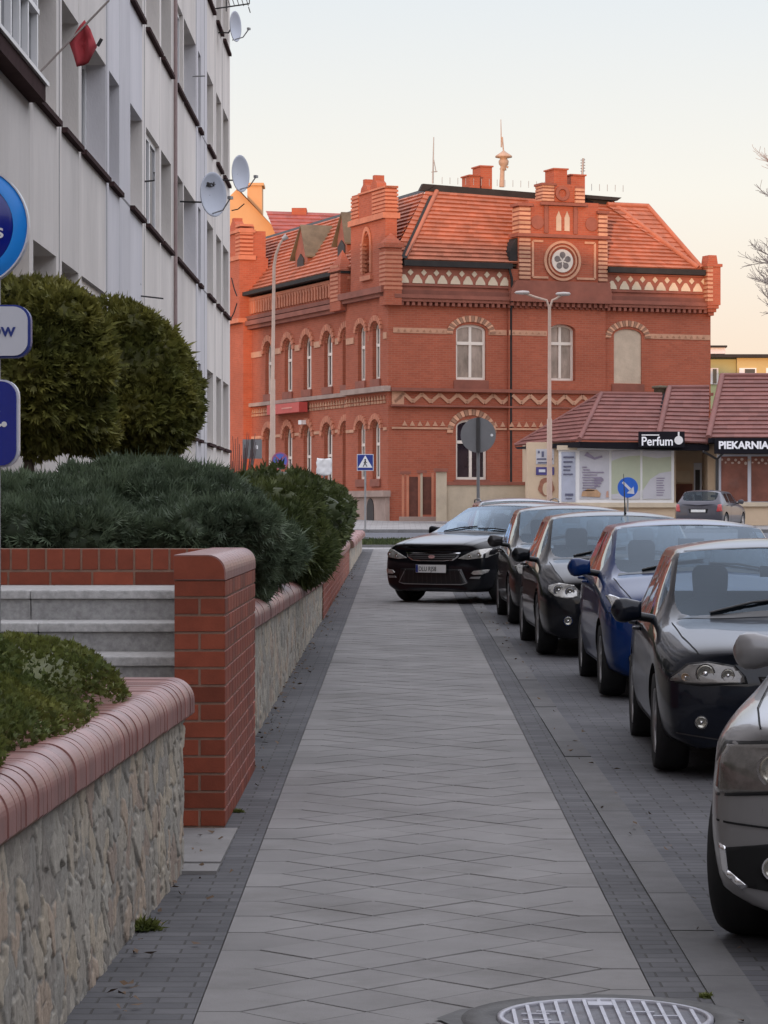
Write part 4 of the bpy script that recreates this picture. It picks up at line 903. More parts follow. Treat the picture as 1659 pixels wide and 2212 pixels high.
# masts
def mast(pts,r,name='mast',mat=m_gmetal):
    b=MB(); b.tube(pts,r,8); return b.build(name,mat,rb)
mast([LOC(935,396,121),LOC(936,340,121),LOC(937,296,121)],[.04,.03,.02])
b=MB(); b.tube([LOC(937,345,121),LOC(942,372,121)],.02,5); b.tube([LOC(932,372,121),LOC(945,370,121)],.02,5); b.build('mast_arms',m_gmetal,rb)
m_beige=M('weathered_siren',(.42,.30,.22),.7,.15,3)
sm_=mast([LOC(1084,404,122),LOC(1086,345,122)],[.12,.09],'siren_mast',m_beige); q=LOC(1088,340,122)
b=MB(); b.lathe([(.0,.32),(.12,.22),(.36,.06),(.36,.0),(.14,-.05),(.22,-.16),(.2,-.3),(.1,-.42),(.12,-.55),(.0,-.56)],20,c=tuple(q)); b.tube([LOC(1083,318,122),LOC(1082,258,122)],[.03,.012],6); b.tube([LOC(1088,330,122),LOC(1085,296,122)],.03,6); b.tube([LOC(1078,350,122),LOC(1098,362,122)],.05,6); b.tube([LOC(1080,366,122),LOC(1096,352,122)],.04,6); b.build('siren',m_beige,sm_)
mast([LOC(1258,378,117),LOC(1260,342,117)],.05); b=MB()
for k in range(5): b.tube([LOC(1254,346+6*k,117),LOC(1264,345+6*k,117)],.02,5)
b.build('mast_arms',m_gmetal,rb)
b=MB()
for k in range(24): x=955+17*k; q=LOC(x,397+.045*(x-955),119.6); b.tube([q,q+Vector((0,0,.28))],.012,4)
b.build('ridge_rod',m_gmetal,rb,cl=.02)
# ---- pavilion gable at the corner (side facade)
VPx=SV(764); zA=SZ(805,632); b=MB(TS)
v0,v1=SV(843),SV(768); zA1=SZ(805,476); zA2=SZ(805,404)
nv=SV(804); nw=.42; b.T=TS
wall_open(b,v0,v1,zA,zA1,[(nv-nw,nv+nw,SZ(805,590),SZ(805,535),SZ(805,506))],.48); b.v=[(x-.2,y,z) for x,y,z in b.v]
b.rect(v0+.05,v1-.05,zA1,SZ(770,424),-.18,.3); b.rect(v0+.05,SV(787),SZ(770,424),SZ(815,409),-.18,.3)
for x0,yy in ((794,388),(815,379)):
    v=SV(x0); z=SZ(x0,yy+18); b.prism([(v-.42,SZ(x0,414)),(v+.42,SZ(x0,414)),(v+.34,z),(v+.12,z+.12),(v+.12,SZ(x0,yy)),(v-.12,SZ(x0,yy)),(v-.12,z+.12),(v-.34,z)],-.15,.25)
b.build('corner_gable',m_brk,rb)
b=MB(TS); b.rect(v0-.05,v1+.05,zA1-.1,zA1+.12,-.32,.4); b.rect(v0+.0,SV(786),SZ(815,414),SZ(815,410),-.26,.32)
for k in range(2): b.ring((nv,SZ(805,532)),.40+.0*k,.52,-.27+.04*k,-.15,16,0,180,sz=1.5)
for s_ in (-1,1): b.rect(nv+s_*.46-.06,nv+s_*.46+.06,SZ(805,590),SZ(805,532),-.27,-.15)
b.rect(nv-.6,nv+.6,SZ(805,606),SZ(805,596),-.32,-.1)
b.build('corner_gable_trim',m_hood,rb)
b=MB(TS); b.rect(nv-nw,nv+nw,SZ(805,590),SZ(805,506),.25,.3); b.build('niche',m_dk,rb)
b=MB(TS)
for k in range(7):
    z=SZ(805,466)+.15*k; b.rect(v0+.0,SV(814),z,z+.09,-.215,.34,1.0); b.rect(SV(784),v1-.02,z-.1,z-.01,-.215,.34,.95)
zp0=SZ(845,632); 
for k in range(9): z=zp0+.17*k+.1; b.rect(-.34,.32,z,z+.1,-.40,.32)
for k in range(9): z=SZ(742,652)+.17*k; b.rect(SV(752),SV(735),z,z+.1,-.44,.2)
for k in range(7): z=SZ(805,585)+.17*k; b.rect(nv+.36,nv+.6,z,z+.09,-.30,-.1)
b.build('corner_quoins',m_hood,rb,cl=0.12)
b=MB(); z0=FZ(640,846); z1=FZ(536,846); b.box(-.38,.30,-.32,.34,z0-.35,z1); b.box(-.46,.38,-.40,.42,z1,z1+.18); b.add([(-.4,-.34,z1+.18),(.32,-.34,z1+.18),(.32,.36,z1+.18),(-.4,.36,z1+.18),(-.04,.0,z1+.6)],[(0,1,4),(1,2,4),(2,3,4),(3,0,4)])
v=SV(743); z0=SZ(743,662); z1=SZ(743,588); b.box(-.42,.2,v-.75,v+.55,z0-.2,z1); b.add([(-.5,v-.8,z1),(.2,v-.8,z1),(.2,v+.6,z1),(-.5,v+.6,z1),(-.1,v-.1,z1+.9)],[(0,1,4),(1,2,4),(2,3,4),(3,0,4)])
# right end turret
ur=FU(1534); z0=FZ(655,1534); z1=FZ(578,1534); b.box(ur-.32,ur+.26,-.42,.4,z0-.1,z1); b.box(ur-.38,ur+.32,-.48,.46,z1,z1+.12); b.prism([(ur-.26,z1+.12),(ur+.2,z1+.12),(ur+.14,z1+.48),(ur-.2,z1+.48)],-.3,.3)
for k in range(3): b.box(ur-.3+.06*k,ur+.2-.07*k,-.38+.08*k,.3,z0-.1-.14*(k+1),z0-.1-.14*k)
b.build('corner_turrets',m_brk,rb,cl=0.1)
b=MB()
for k in range(9): z=z0+.17*k+.05; b.box(ur-.34,ur-.1,-.45,.3,z,z+.1)
b.build('turret_quoins',m_ochre,rb)
# pavilion roof behind the corner gable
b=MB(); zr=SZ(805,455); tiled(b,(.0,v1,zA+.6),(.0,v1+.05,zA+.6),(3.5,v1,zr),(3.5,v1-1.6,zr),4); b.build('gable_back',m_brk,rb)
# far left tower with pinnacle
b=MB(TS); va,vb=SV(544),SV(544)+4.6; zt2=SZ(530,560); b.rect(va,vb,-.8,SZ(530,690),-.4,.6); b.rect(va+.1,vb,SZ(530,690),zt2,-.55,.8); b.rect(va+.15,vb-.3,zt2,SZ(530,502),-.5,.7); b.rect(va+.9,vb-1.0,SZ(530,502),SZ(530,488),-.45,.4)
b.prism([(SV(517)-.5,SZ(517,490)),(SV(517)+.5,SZ(517,490)),(SV(517)+.16,SZ(517,478)),(SV(517)+.16,SZ(517,472)),(SV(517)-.16,SZ(517,472)),(SV(517)-.16,SZ(517,478))],-.3,.1); b.build('far_tower',m_brk,rb)
b=MB(TS); b.rect(va-.05,vb,SZ(530,700),SZ(530,690),-.65,.2); b.rect(va,vb,zt2-.1,zt2+.1,-.62,.2); b.rect(va+.05,vb,SZ(530,506),SZ(530,500),-.6,.2)
for k in range(8): z=SZ(535,552)+.18*k; b.rect(va+.08,va+.8,z,z+.10,-.525,.1)
b.build('far_tower_trim',m_hood,rb)
b=MB(TS); b.prism(arcpoly(SV(511)-.5,SV(511)+.5,SZ(511,640),SZ(511,600),SZ(511,588)),-.58,-.5); b.build('far_tower_niche',m_cream,rb)
# dormers
def dormer(xa,xb,yt,ye,yb):
    va_,vb_=SV(xb),SV(xa); vc=(va_+vb_)/2; xf=.55; xm=(xa+xb)/2; z0=SZ(xm,yb)-.2; z1=SZ(xm,ye); z2=SZ(xm,yt)
    t=MB(); x0,x1=xf,3.0
    t.add([(x0,va_,z0),(x0,vb_,z0),(x0,vb_,z1),(x0,vc,z2),(x0,va_,z1),(x1,va_,z0),(x1,vb_,z0),(x1,vb_,z1),(x1,vc,z2),(x1,va_,z1)],[(0,1,2,3,4),(9,8,7,6,5),(0,5,6,1),(1,6,7,2),(0,4,9,5)])
    d=t.build('dormer',m_brk2,rb)
    t=MB()
    for s_,ve in ((-1,va_-.25),(1,vb_+.25)): t.add([(x0-.18,ve,z1-.22),(x0-.05,vc,z2+.10),(x1,vc,z2+.10),(x1,ve,z1-.22),(x0-.18,ve,z1-.28),(x0-.05,vc,z2+.03),(x1,vc,z2+.03),(x1,ve,z1-.28)],[(0,1,2,3),(4,7,6,5),(0,4,5,1),(0,3,7,4)])
    
    t.build('dormer_roof',m_zinc,d)
    t=MB(TS); t.prism([(vc-.42,z0+.35),(vc+.42,z0+.35),(vc+.42,z1-.3),(vc,z1-.05),(vc-.42,z1-.3)],xf-.05,xf+.02); t.build('dormer_window',m_dk,d)
dormer(612,638,489,545,592); dormer(702,722,462,515,562)
# red shop board and lamp on the side facade
b=MB(TS); b.rect(SV(670),SV(600),SZ(637,893),SZ(637,872),-.5,-.12); o=b.build('sign_board',M('red_board',(.50,.07,.06),.5,.08,3),rb)
b=MB(TS); v=SV(650)
b.rect(SV(655),SV(633),SZ(637,884),SZ(637,881),-.52,-.5); b.build('board_lettering',M('red_board_text',(.6,.25,.2),.6),o)
b=MB(TS); b.rect(SV(662)-.2,SV(662)+.2,SZ(660,917),SZ(660,908),-.3,-.02); b.build('wall_lamp',m_white,rb)

for lb,x0,x1,y0,y1,h in (('long unseen block added across the street on the right for the cars to reflect',17,29,-70,48,13),('unseen building added behind the viewpoint for the cars to reflect',-22,14,-75,-55,15)):  # out-of-view blocks added to give the parked cars reflections and shade
    t=thing('added_street_building',lb,'building',((x0+x1)/2,(y0+y1)/2,0)); cx_,cy_=(x0+x1)/2,(y0+y1)/2; b=MB(); b.box(x0-cx_,x1-cx_,y0-cy_,y1-cy_,-.5,h); b.box(x0-cx_-.3,x1-cx_+.3,y0-cy_-.3,y1-cy_+.3,h,h+.4); b.build('wall',M('reflection_dark_render',(.10,.085,.075),.95,.2,1) if 'reflection_dark_render' not in bpy.data.materials else bpy.data.materials['reflection_dark_render'],t)  # wall colour set dark to keep reflections in the car paint dark
    b=MB()
    for k in range(int((y1-y0)/4)-1):
        for f in range(4):
            if x0>0: b.box(x0-cx_-.03,x0-cx_+.05,y0-cy_+2.5+4*k,y0-cy_+4+4*k,1.2+3*f,2.7+3*f)
    for k in range(int((x1-x0)/4)-1):
        for f in range(4):
            if x0<0: b.box(x0-cx_+2.5+4*k,x0-cx_+4+4*k,y1-cy_-.05,y1-cy_+.03,1.2+3*f,2.7+3*f)
    b.build('window',m_wglass,t,cl=.01)
# ------------------------------------------------------------------ plaster wall, gate, kiosk
m_bplast=M('beige_plaster',(.46,.38,.28),.9,.18,.8,.004,20,dirt=.35,dcol=(.28,.23,.18)); m_kwall=M('kiosk_wall',(.60,.46,.32),.9,.07,1,dirt=.15,dcol=(.4,.3,.2))
m_rust=M('rusty_brown',(.13,.045,.03),.8,.3,3); m_ktile=M('brown_metal_tile',(.21,.085,.072),.6,.14,1,tint=1,spec=.3); m_signb=M('sign_black',(.010,.009,.013),.7,.1,3,spec=.15); m_letter=M('sign_letter_white',(.92,.92,.94),.5,0)
def W(x0,x1,y0,y1,Y,dp,name,mat,parent,off=(0,0,0),b=None,tint=1.0):
    """axis aligned slab whose camera side covers the given sheet rectangle at distance Y"""
    a=P(x0,y1,Y); c=P(x1,y0,Y); m=MB(); m.box(a.x-off[0],c.x-off[0],Y-off[1],Y+dp-off[1],a.z-off[2],c.z-off[2],tint); return m.build(name,mat,parent)
Yw=107.0; g=gz(Yw)
t=thing('plaster_wall','low beige rendered garden wall with dark capping in front of the brick building','wall',(PX(1040,Yw),Yw,g)); o=(PX(1040,Yw),Yw,g)
W(963,1145,1047,1126,Yw,.3,'wall_body',m_bplast,t,o); W(961,1147,1041,1048,Yw-.06,.42,'capping',m_brk2,t,o)
W(942,965,1018,1126,Yw-.1,.45,'gate_post',m_bplast,t,o); W(938,968,1012,1019,Yw-.18,.6,'post_cap',m_brk2,t,o)
Yg=108.0; t=thing('iron_gate','rusty brown gate with tall posts between the building corner and the beige wall','gate',(PX(900,Yg),Yg,gz(Yg))); o=(PX(900,Yg),Yg,gz(Yg))
for x in (868,878,903,908,932): W(x,x+5,1022,1122,Yg,.12,'post',m_bplast if x in(908,) else m_hood,t,o)
W(864,888,1018,1024,Yg-.05,.3,'lintel',m_brk2,t,o); W(900,922,1016,1022,Yg-.05,.3,'lintel',m_brk2,t,o); W(884,903,1030,1118,Yg+.1,.06,'gate_leaf',m_rust,t,o); W(913,932,1030,1112,Yg+.1,.06,'gate_leaf',m_rust,t,o); W(862,945,1116,1126,Yg-.1,.3,'gate_base',m_stoneb,t,o)
Yk=104.0; kg=gz(Yk); kx=PX(1330,Yk)
kk=thing('kiosk','low shop kiosk with hipped brown tile roof and white poster windows','building',(kx,Yk,kg)); o=(kx,Yk,kg)
def K(x0,x1,y0,y1,dY,dp,name,mat,parent=None,tint=1.0): return W(x0,x1,y0,y1,Yk+dY,dp,name,mat,parent or kk,o if (parent is None or parent==kk) else o,tint=tint)
K(1140,1212,955,1135,.8,4.5,'wall',m_kwall); K(1206,1460,955,1135,.6,4.7,'wall',m_kwall); K(1208,1462,1086,1096,-.06,.7,'window_ledge',m_cream)
K(1206,1458,1096,1135,.1,.5,'wall',m_kwall)
# bay window: white frame with posters behind
fr=K(1208,1456,966,1088,.02,.45,'bay_window',m_white); K(1204,1247,962,972,-.08,.3,'bay_top',m_cream)
m_poster=M('poster_white',(.50,.49,.52),.4,.06,2); m_poster2=M('poster_blue_grey',(.40,.42,.50),.4,.1,2); m_blind=M('green_blind',(.42,.45,.33),.35,.06,1.5); m_pink=M('poster_pink',(.52,.30,.22),.5,.25,4); m_ink=M('poster_ink',(.10,.10,.16),.5,.1,4); m_inkl=M('poster_ink_light',(.26,.22,.30),.5,.1,4); m_skinp=M('poster_tan',(.45,.27,.15),.5,.25,5)
K(1213,1243,976,1084,-.01,.03,'poster',m_poster2); K(1252,1316,974,1078,-.01,.03,'poster',m_poster); K(1321,1383,974,1078,-.01,.03,'blind',m_blind); K(1388,1450,974,1078,-.01,.03,'blind',m_blind)
def kpoly(pts,dY,th,name,mat):
    Y=Yk+dY; m=MB(); m.prism([((PX(x,Y)-o[0]),PZ(y,Y)-o[2]) for x,y in pts],dY,dY+th); return m.build(name,mat,kk)
kpoly([(1321,974),(1383,974),(1383,984),(1360,985),(1340,989),(1321,996)],-.03,.02,'poster',m_poster); kpoly([(1388,974),(1450,974),(1450,986),(1420,990),(1388,985)],-.03,.02,'poster',m_poster)
kpoly([(1388,1078),(1388,1060),(1405,1035),(1425,1022),(1450,1018),(1450,1078)],-.03,.02,'poster',m_poster); kpoly([(1321,1078),(1321,1068),(1383,1060),(1383,1078)],-.03,.02,'poster',m_poster)
lines=MB(); ll=MB()
def kl(m_,x0,x1,y,h=2.4,dY=-.045): Y=Yk+dY; m_.box(PX(x0,Y)-o[0],PX(x1,Y)-o[0],dY,dY+.02,PZ(y+h,Y)-o[2],PZ(y,Y)-o[2])
for y in (986,996,1006): kl(lines,1217,1240-(y-986)*.3,y,3.2)
for y in (1014,1023): kl(lines,1217,1232+(y-1014)*.6,y,2.6)
kl(lines,1221,1238,1066,5); kl(lines,1222,1236,1076,2)
for k,(x1) in enumerate((1268,1274,1305,1290,1300,1304,1298,1292,1288,1284)): kl(ll,1258+(k%2)*1.5,x1,1008+k*5.6,2.1)
for k in range(4): kl(ll,1284,1303-2*k,1033+k*5.4,2)
for k in range(8): kl(ll,1418,1436-(k*7)%5,1032+k*5.2,2)
lines.build('poster_text',m_ink,kk); ll.build('poster_text',m_inkl,kk)
kpoly([(1268,976),(1284,988),(1300,984),(1302,988),(1284,993),(1262,984)],-.045,.02,'poster_logo',m_inkl)
kpoly([(1256,1072),(1258,1062),(1270,1056),(1290,1058),(1298,1066),(1296,1074)],-.045,.02,'poster_picture',m_skinp); kpoly([(1309,1074),(1310,1062),(1314,1060),(1315,1074)],-.045,.02,'poster_picture',m_pink)
# left wall posters
K(1158,1197,970,1003,.78,.03,'poster',m_poster); K(1158,1197,1009,1026,.76,.03,'poster',M('poster_violet',(.06,.05,.20),.4,.2,4)); 
p=kpoly([(1180+17*math.cos(a)*(1+.1*math.sin(5*a)),1052+20*math.sin(a)) for a in [2*math.pi*i/20 for i in range(20)]],.76,.03,'poster_picture',M('poster_hair',(.30,.12,.07),.5,.3,6)); kpoly([(1180+8*math.cos(a),1056+14*math.sin(a)) for a in [2*math.pi*i/16 for i in range(16)]],.74,.03,'poster_picture',m_kwall)
ll=MB()
for x0,x1,y,h in ((1170,1175,975,12),(1182,1191,976,12),(1162,1166,974,5),(1160,1180,990,3),(1184,1194,990,3),(1162,1192,998,3)): kl(ll,x0,x1,y,h,.76)
ll.build('poster_text',m_ink,kk)
ll=MB()
for x0,x1,y,h in ((1164,1178,1014,6),(1184,1192,1013,8)): kl(ll,x0,x1,y,h,.74)
ll.build('poster_text',m_white2,kk)
# recessed entrance
K(1455,1550,955,1135,2.2,2.6,'wall',m_kwall); K(1458,1496,1045,1135,2.1,.1,'shutter',m_rust); K(1461,1491,1017,1042,2.15,.06,'notice_board',m_cream)
dd=K(1499,1516,1000,1110,2.12,.1,'door',m_white2); K(1502,1512,1015,1060,2.08,.05,'door_glass',m_dk); K(1517,1526,1050,1110,2.1,.1,'shutter',m_rust)
# fascia and roofs
b=MB(); 
def kp(x,y,dY): q=P(x,y,Yk+dY); return (q.x-o[0],dY,q.z-o[2])
b.add([kp(1112,966,2.8),kp(1252,954,-.7),kp(1532,960,-.7),kp(1532,974,-.7),kp(1252,966,-.7),kp(1117,970,2.6)],[(0,1,4,5),(1,2,3,4)]); b.add([kp(1117,970,2.6),kp(1252,966,-.7),kp(1532,974,-.7),kp(1532,970,3)],[(0,1,2,3)]); b.build('fascia',m_signb,kk,recalc=False)
def ktile(b,a,c,d,e,rows):
    tiled(b,a,c,d,e,rows,lift=.05)
b=MB(); ktile(b,kp(1252,950,-.75),kp(1412,953,-.75),kp(1440,853,2.8),kp(1298,851,2.8),12); ktile(b,kp(1112,963,2.8),kp(1252,950,-.75),kp(1298,851,2.8),kp(1297,851,2.85),12)
ktile(b,kp(1420,952,-.8),kp(1530,957,-.8),kp(1532,838,3.2),kp(1446,838,3.2),13)
b.add([kp(1298,851,2.8),kp(1440,853,2.8),kp(1440,900,6),kp(1250,900,6)],[(0,1,2,3)]); b.build('roof',m_ktile,kk,recalc=False)
b=MB(); b.tube([kp(1252,949,-.8),kp(1299,850,2.8)],.09,8); b.tube([kp(1112,962,2.8),kp(1299,850,2.8)],.07,8); b.tube([kp(1420,950,-.85),kp(1446,837,3.2)],.11,8); b.tube([kp(1446,837,3.2),kp(1532,837,3.2)],.09,8); b.tube([kp(1298,850,2.8),kp(1430,852,2.8)],.07,8); b.build('ridge_tiles',m_ktile,kk)
b=MB(); b.add([kp(1410,953,-.6),kp(1422,951,-.85),kp(1447,838,3.1),kp(1432,852,2.7)],[(0,1,2,3)]); b.build('valley_flashing',m_signb,kk)
b=MB(); q=kp(1427,846,3.3); b.lathe([(.25,-.3),(.25,.1),(.33,.12),(.33,.2),(.0,.24)],16,c=q); b.build('roof_vent',m_zinc,kk)
# sign boards (mounted on the kiosk)
sg=W(1380,1479,932,966,Yk-1.0,.25,'sign_box',m_signb,kk,o); Y=Yk-1.01
text('sign_text','Perfum',.44,m_letter,kk,tuple(P(1385,962,Y)-Vector(o)),ext=.02,bold=.008,sx=.90)
b=MB(); q=P(1466,951,Y)-Vector(o); b.disc((q.x,q.z),.155,-1.04,-1.0,20); b.rect(q.x-.03,q.x+.03,q.z+.15,q.z+.3,-1.04,-1.0); b.box(P(1386,943,Y).x-o[0],P(1424,943,Y).x-o[0],-1.03,-1.0,P(1386,941,Y).z-o[2],P(1386,938.5,Y).z-o[2]); b.build('sign_emblem',m_white,kk)
# bakery block on the right
bk=thing('bakery','bakery building with big brown tile roof and PIEKARNIA sign at the right edge','building',(PX(1620,Yk),Yk,kg)); o2=(PX(1620,Yk),Yk,kg)
W(1547,1760,955,1140,Yk-.5,5,'wall',m_kwall,bk,o2); W(1529,1548,958,1140,Yk+.3,4,'wall',m_kwall,bk,o2)
W(1552,1760,1085,1094,Yk-.62,.3,'window_ledge',m_cream,bk,o2)
m_brg=M('bakery_glass',(.22,.085,.06),.35,.4,.8,spec=.25,dirt=.4,dcol=(.14,.12,.11))
fr=W(1550,1760,982,1086,Yk-.6,.12,'window_frame',m_white2,bk,o2)
for x0,x1 in ((1558,1615),(1623,1690),(1698,1755)): W(x0,x1,986,1083,Yk-.64,.05,'window_pane',m_brg,bk,o2)
b=MB(); rg=random.Random(3)
for i in range(16):
    x=1560+i*7.2+rg.uniform(-1,1); y=993+(i%2)*7+rg.uniform(-1,1); Y=Yk-.66; q=P(x,y,Y)-Vector(o2); b.disc((q.x,q.z),.05*rg.uniform(.7,1.2),-.67,-.64,10,sz=rg.uniform(.6,1.2))
b.build('window_decals',M('decal_pale',(.55,.42,.36),.6),bk)
W(1545,1760,946,980,Yk-1.6,.35,'sign_board',m_signb,bk,o2); text('sign_text','PIEKARNIA',.365,m_letter,bk,tuple(P(1552,969,Yk-1.61)-Vector(o2)),ext=.02,bold=.014,sx=1.0)
def k2(x,y,dY): q=P(x,y,Yk+dY); return (q.x-o2[0],dY,q.z-o2[2])
b=MB(); tiled(b,k2(1530,946,-1.3),k2(1770,946,-1.3),k2(1770,812,3),k2(1560,812,3),15); tiled(b,k2(1524,942,3),k2(1530,946,-1.3),k2(1560,812,3),k2(1558,812,3.2),15); b.build('roof',m_ktile,bk,recalc=False)
b=MB(); b.tube([k2(1530,945,-1.35),k2(1560,811,3)],.11,8); b.tube([k2(1560,811,3),k2(1770,811,3)],.09,8); b.build('ridge_tiles',m_ktile,bk)
b=MB(); b.add([k2(1524,942,3),k2(1530,946,-1.35),k2(1770,946,-1.35),k2(1770,956,-1.35),k2(1530,956,-1.35),k2(1526,962,2)],[(0,1,4,5),(1,2,3,4)]); b.add([k2(1526,962,2),k2(1530,956,-1.35),k2(1770,956,-1.35),k2(1770,962,2)],[(0,1,2,3)]); b.build('fascia',m_signb,bk,recalc=False)
b=MB(); b.tube([k2(1519,975,-1.1),k2(1549,992,-.8),k2(1566,975,-1.0)],.05,8); b.tube([k2(1549,992,-.8),k2(1549,1110,-.8)],.06,8); b.build('drain_pipe',m_dmetal,bk)
# ------------------------------------------------------------------ buildings far behind
m_yel=M('ochre_render',(.55,.33,.16),.9,.05,1); m_green=M('pale_green_render',(.42,.44,.24),.9,.05,1); m_yel2=M('yellow_render',(.50,.40,.18),.9,.05,1)
def boxb(t,o,x0,x1,y0,y1,Y,dp,name,mat): return W(x0,x1,y0,y1,Y,dp,name,mat,t,o)
Y=155.0; t=thing('gabled_house','yellow rendered house gable lit by low sun behind the brick building','house',(PX(540,Y),Y,1.6)); o=(PX(540,Y),Y,1.6)
b=MB(); gp=lambda x,y:(PX(x,Y)-o[0],PZ(y,Y)-o[2]); b.prism([gp(380,1120),gp(606,1120),gp(606,506),gp(512,408),gp(380,540)],0,11); b.build('gable_wall',m_yel,t)
b=MB(); b.add([(gp(609,510)[0],-.3,gp(609,510)[1]),(gp(511,404)[0],-.3,gp(511,404)[1]),(gp(511,404)[0],11,gp(511,404)[1]),(gp(609,510)[0],11,gp(609,510)[1])],[(0,1,2,3)]); b.build('roof',m_tile,t)
b=MB(); x0,z0=gp(530,470); x1,z1=gp(562,392); b.box(x0,x1,2,3.6,z0,z1); b.box(x0-.1,x1+.1,1.9,3.7,z1,z1+.15); b.build('chimney',m_yel,t)
Y=150.0; t=thing('tiled_house','long dark red tiled roof of a house behind the side wing','house',(PX(630,Y),Y,1.6)); o=(PX(630,Y),Y,1.6); gp=lambda x,y,Y:(PX(x,Y)-o[0],Y-o[1],PZ(y,Y)-o[2])
b=MB(); tiled(b,gp(600,520,150),gp(800,520,150),gp(760,462,154),gp(574,456,154),8); b.build('roof',M('old_red_tile',(.30,.075,.06),.8,.2,1.5,tint=1),t,recalc=False)
boxb(t,o,602,798,520,1120,150.3,8,'wall',m_yel); boxb(t,o,630,662,449,466,153.5,1.5,'chimney',m_brk)
Y=172.0; t=thing('flat_block','long pale green and yellow apartment block beyond the bakery roof','building',(PX(1600,Y),Y,1.6)); o=(PX(1600,Y),Y,1.6)
boxb(t,o,1490,1592,772,1120,Y,12,'green_wall',m_green); boxb(t,o,1592,1800,772,1120,Y-.6,12.6,'yellow_wall',m_yel2); boxb(t,o,1485,1805,765,772,Y-.9,13.5,'roof_edge',m_slate)
q=boxb(t,o,1533,1567,748,764,Y+3,4,'roof_box',m_white2); boxb(t,o,1530,1571,746,750,Y+2.8,4.4,'roof_box_cap',m_slate)
for i,(x0,x1) in enumerate(((1532,1552),(1597,1634),(1655,1690),(1710,1745))):
    w_=boxb(t,o,x0,x1,795,830,Y-.1 if x0<1592 else Y-.7,.3,'window',m_white); boxb(t,o,x0+(8 if i==0 else 12),x1-3 if i else x1-4,797,828,Y-.14 if x0<1592 else Y-.74,.1,'pane',m_wglass)
# ------------------------------------------------------------------ street furniture
def lamp_parts(t,b): pass
Y=98.0; q=P(1187,1130,Y); t=thing('street_lamp','tall double armed street lamp in front of the clock gable','street lamp',(q.x,Y,gz(Y))); zt=PZ(660,Y)-gz(Y); zm=PZ(640,Y)-gz(Y); px=lambda x:PX(x,Y)-q.x
b=MB(); b.tube([(0,0,0),(0,0,PZ(905,Y)-gz(Y)),(0,0,PZ(904,Y)-gz(Y)),(0,0,zt)],[.10,.09,.065,.055],10); b.build('pole',m_pole,t)
for xe,ye in ((1132,632),(1214,635)):
    b=MB(); s=1 if xe>1187 else -1; b.tube([(0,0,zt-.1),(s*.10,0,zt+.18),(px(xe)*.55,0,PZ(ye+10,Y)-gz(Y)),(px(xe),0,PZ(ye+1,Y)-gz(Y))],.04,8); a=b.build('arm',m_pole,t)
    b=MB(); x0=px(xe); z=PZ(ye,Y)-gz(Y); b.lathe([(0,-.28),(.09,-.22),(.13,0),(.1,.2),(.0,.25)],12,c=(0,0,0),axis='x'); b.v=[(x+x0+s*.05,y,zz*.55+z) for x,y,zz in b.v]; b.build('lamp_head',M('lamp_head_grey',(.45,.40,.37),.5) if 'lamp_head_grey' not in bpy.data.materials else bpy.data.materials['lamp_head_grey'],a)
Y=97.0; q=P(589,1130,Y); t=thing('street_lamp','slim single arm lamp post before the side wing of the brick building','street lamp',(q.x,Y,gz(Y))); b=MB(); z=lambda y:PZ(y,Y)-gz(Y); px=lambda x:PX(x,Y)-q.x
b.tube([(0,0,0),(0,0,z(820)),(.0,0,z(819)),(px(592),0,z(575)),(px(596),0,z(550)),(px(604),0,z(528)),(px(612),0,z(516))],[.10,.09,.065,.055,.05,.045,.04],10); b.build('pole',m_pole,t)
b=MB(); b.tube([(px(611),0,z(517)),(px(620),0,z(510))],[.07,.1],8); b.build('lamp_head',bpy.data.materials['lamp_head_grey'],t)
m_sback=M('sign_back_grey',(.19,.19,.195),.5,.08,3,metal=.3); m_sblue=M('sign_blue',(.015,.12,.55),.4,.05,3); m_sblue2=M('sign_faded_blue',(.10,.14,.48),.5,.08,3); m_sred=M('sign_faded_red',(.35,.10,.20),.5,.1,3); m_navy=M('sign_navy',(.015,.035,.22),.4,.05,3)
def sign(name,label,x,y,Y,ybot,r=.03,cat='road sign',up=0):
    q=P(x,y,Y); g=gz(Y); t=thing(name,label,cat,(q.x,Y,g)); b=MB(); b.tube([(0,.03,-.05),(0,.03,q.z-g+up)],r,10); b.build('post',m_gmetal if r<.04 else m_sback,t); return t,q.z-g
t,z=sign('road_sign','back of a round grey road sign on a pole behind the black saloon',1033,940,70,0,.042,up=.35)
b=MB(); b.disc((0,z),.43,-.03,0,32); b.build('sign_plate',m_sback,t); b=MB(); b.tube([(0,-.06,z-.43),(0,-.06,z+.43)],.05,10); b.build('post_bracket',m_dmetal,t)
b=MB(); b.disc((.33,z-.0),.035,-.035,-.03,8); b.build('sticker',m_white,t)
t,z=sign('road_sign','square blue pedestrian crossing sign with walking figure in white triangle',789,999,96.5,0,.035,up=.1)
s_=.28; b=MB(); b.rect(-s_,s_,z-s_,z+s_,-.03,0); sp_=b.build('sign_plate',m_white2,t); b=MB(); b.rect(-s_*.92,s_*.92,z-s_*.92,z+s_*.92,-.036,-.03); b.build('blue_field',m_navy,t)
b=MB(); b.prism([(-s_*.86,z-s_*.62),(s_*.86,z-s_*.62),(0,z+s_*.86)],-.042,-.036); b.build('white_triangle',m_white,t)
b=MB(); b.disc((.0,z+.09),.028,-.048,-.042,10); b.seg((0,z+.06),(-.01,z-.04),.045,-.048,-.042); b.seg((-.01,z-.03),(-.07,z-.14),.025,-.048,-.042); b.seg((0,z-.03),(.06,z-.14),.025,-.048,-.042); b.seg((0,z+.04),(.06,z-.02),.02,-.048,-.042); b.seg((0,z+.04),(-.05,z-.02),.02,-.048,-.042)
b.build('walking_figure',m_black,t)
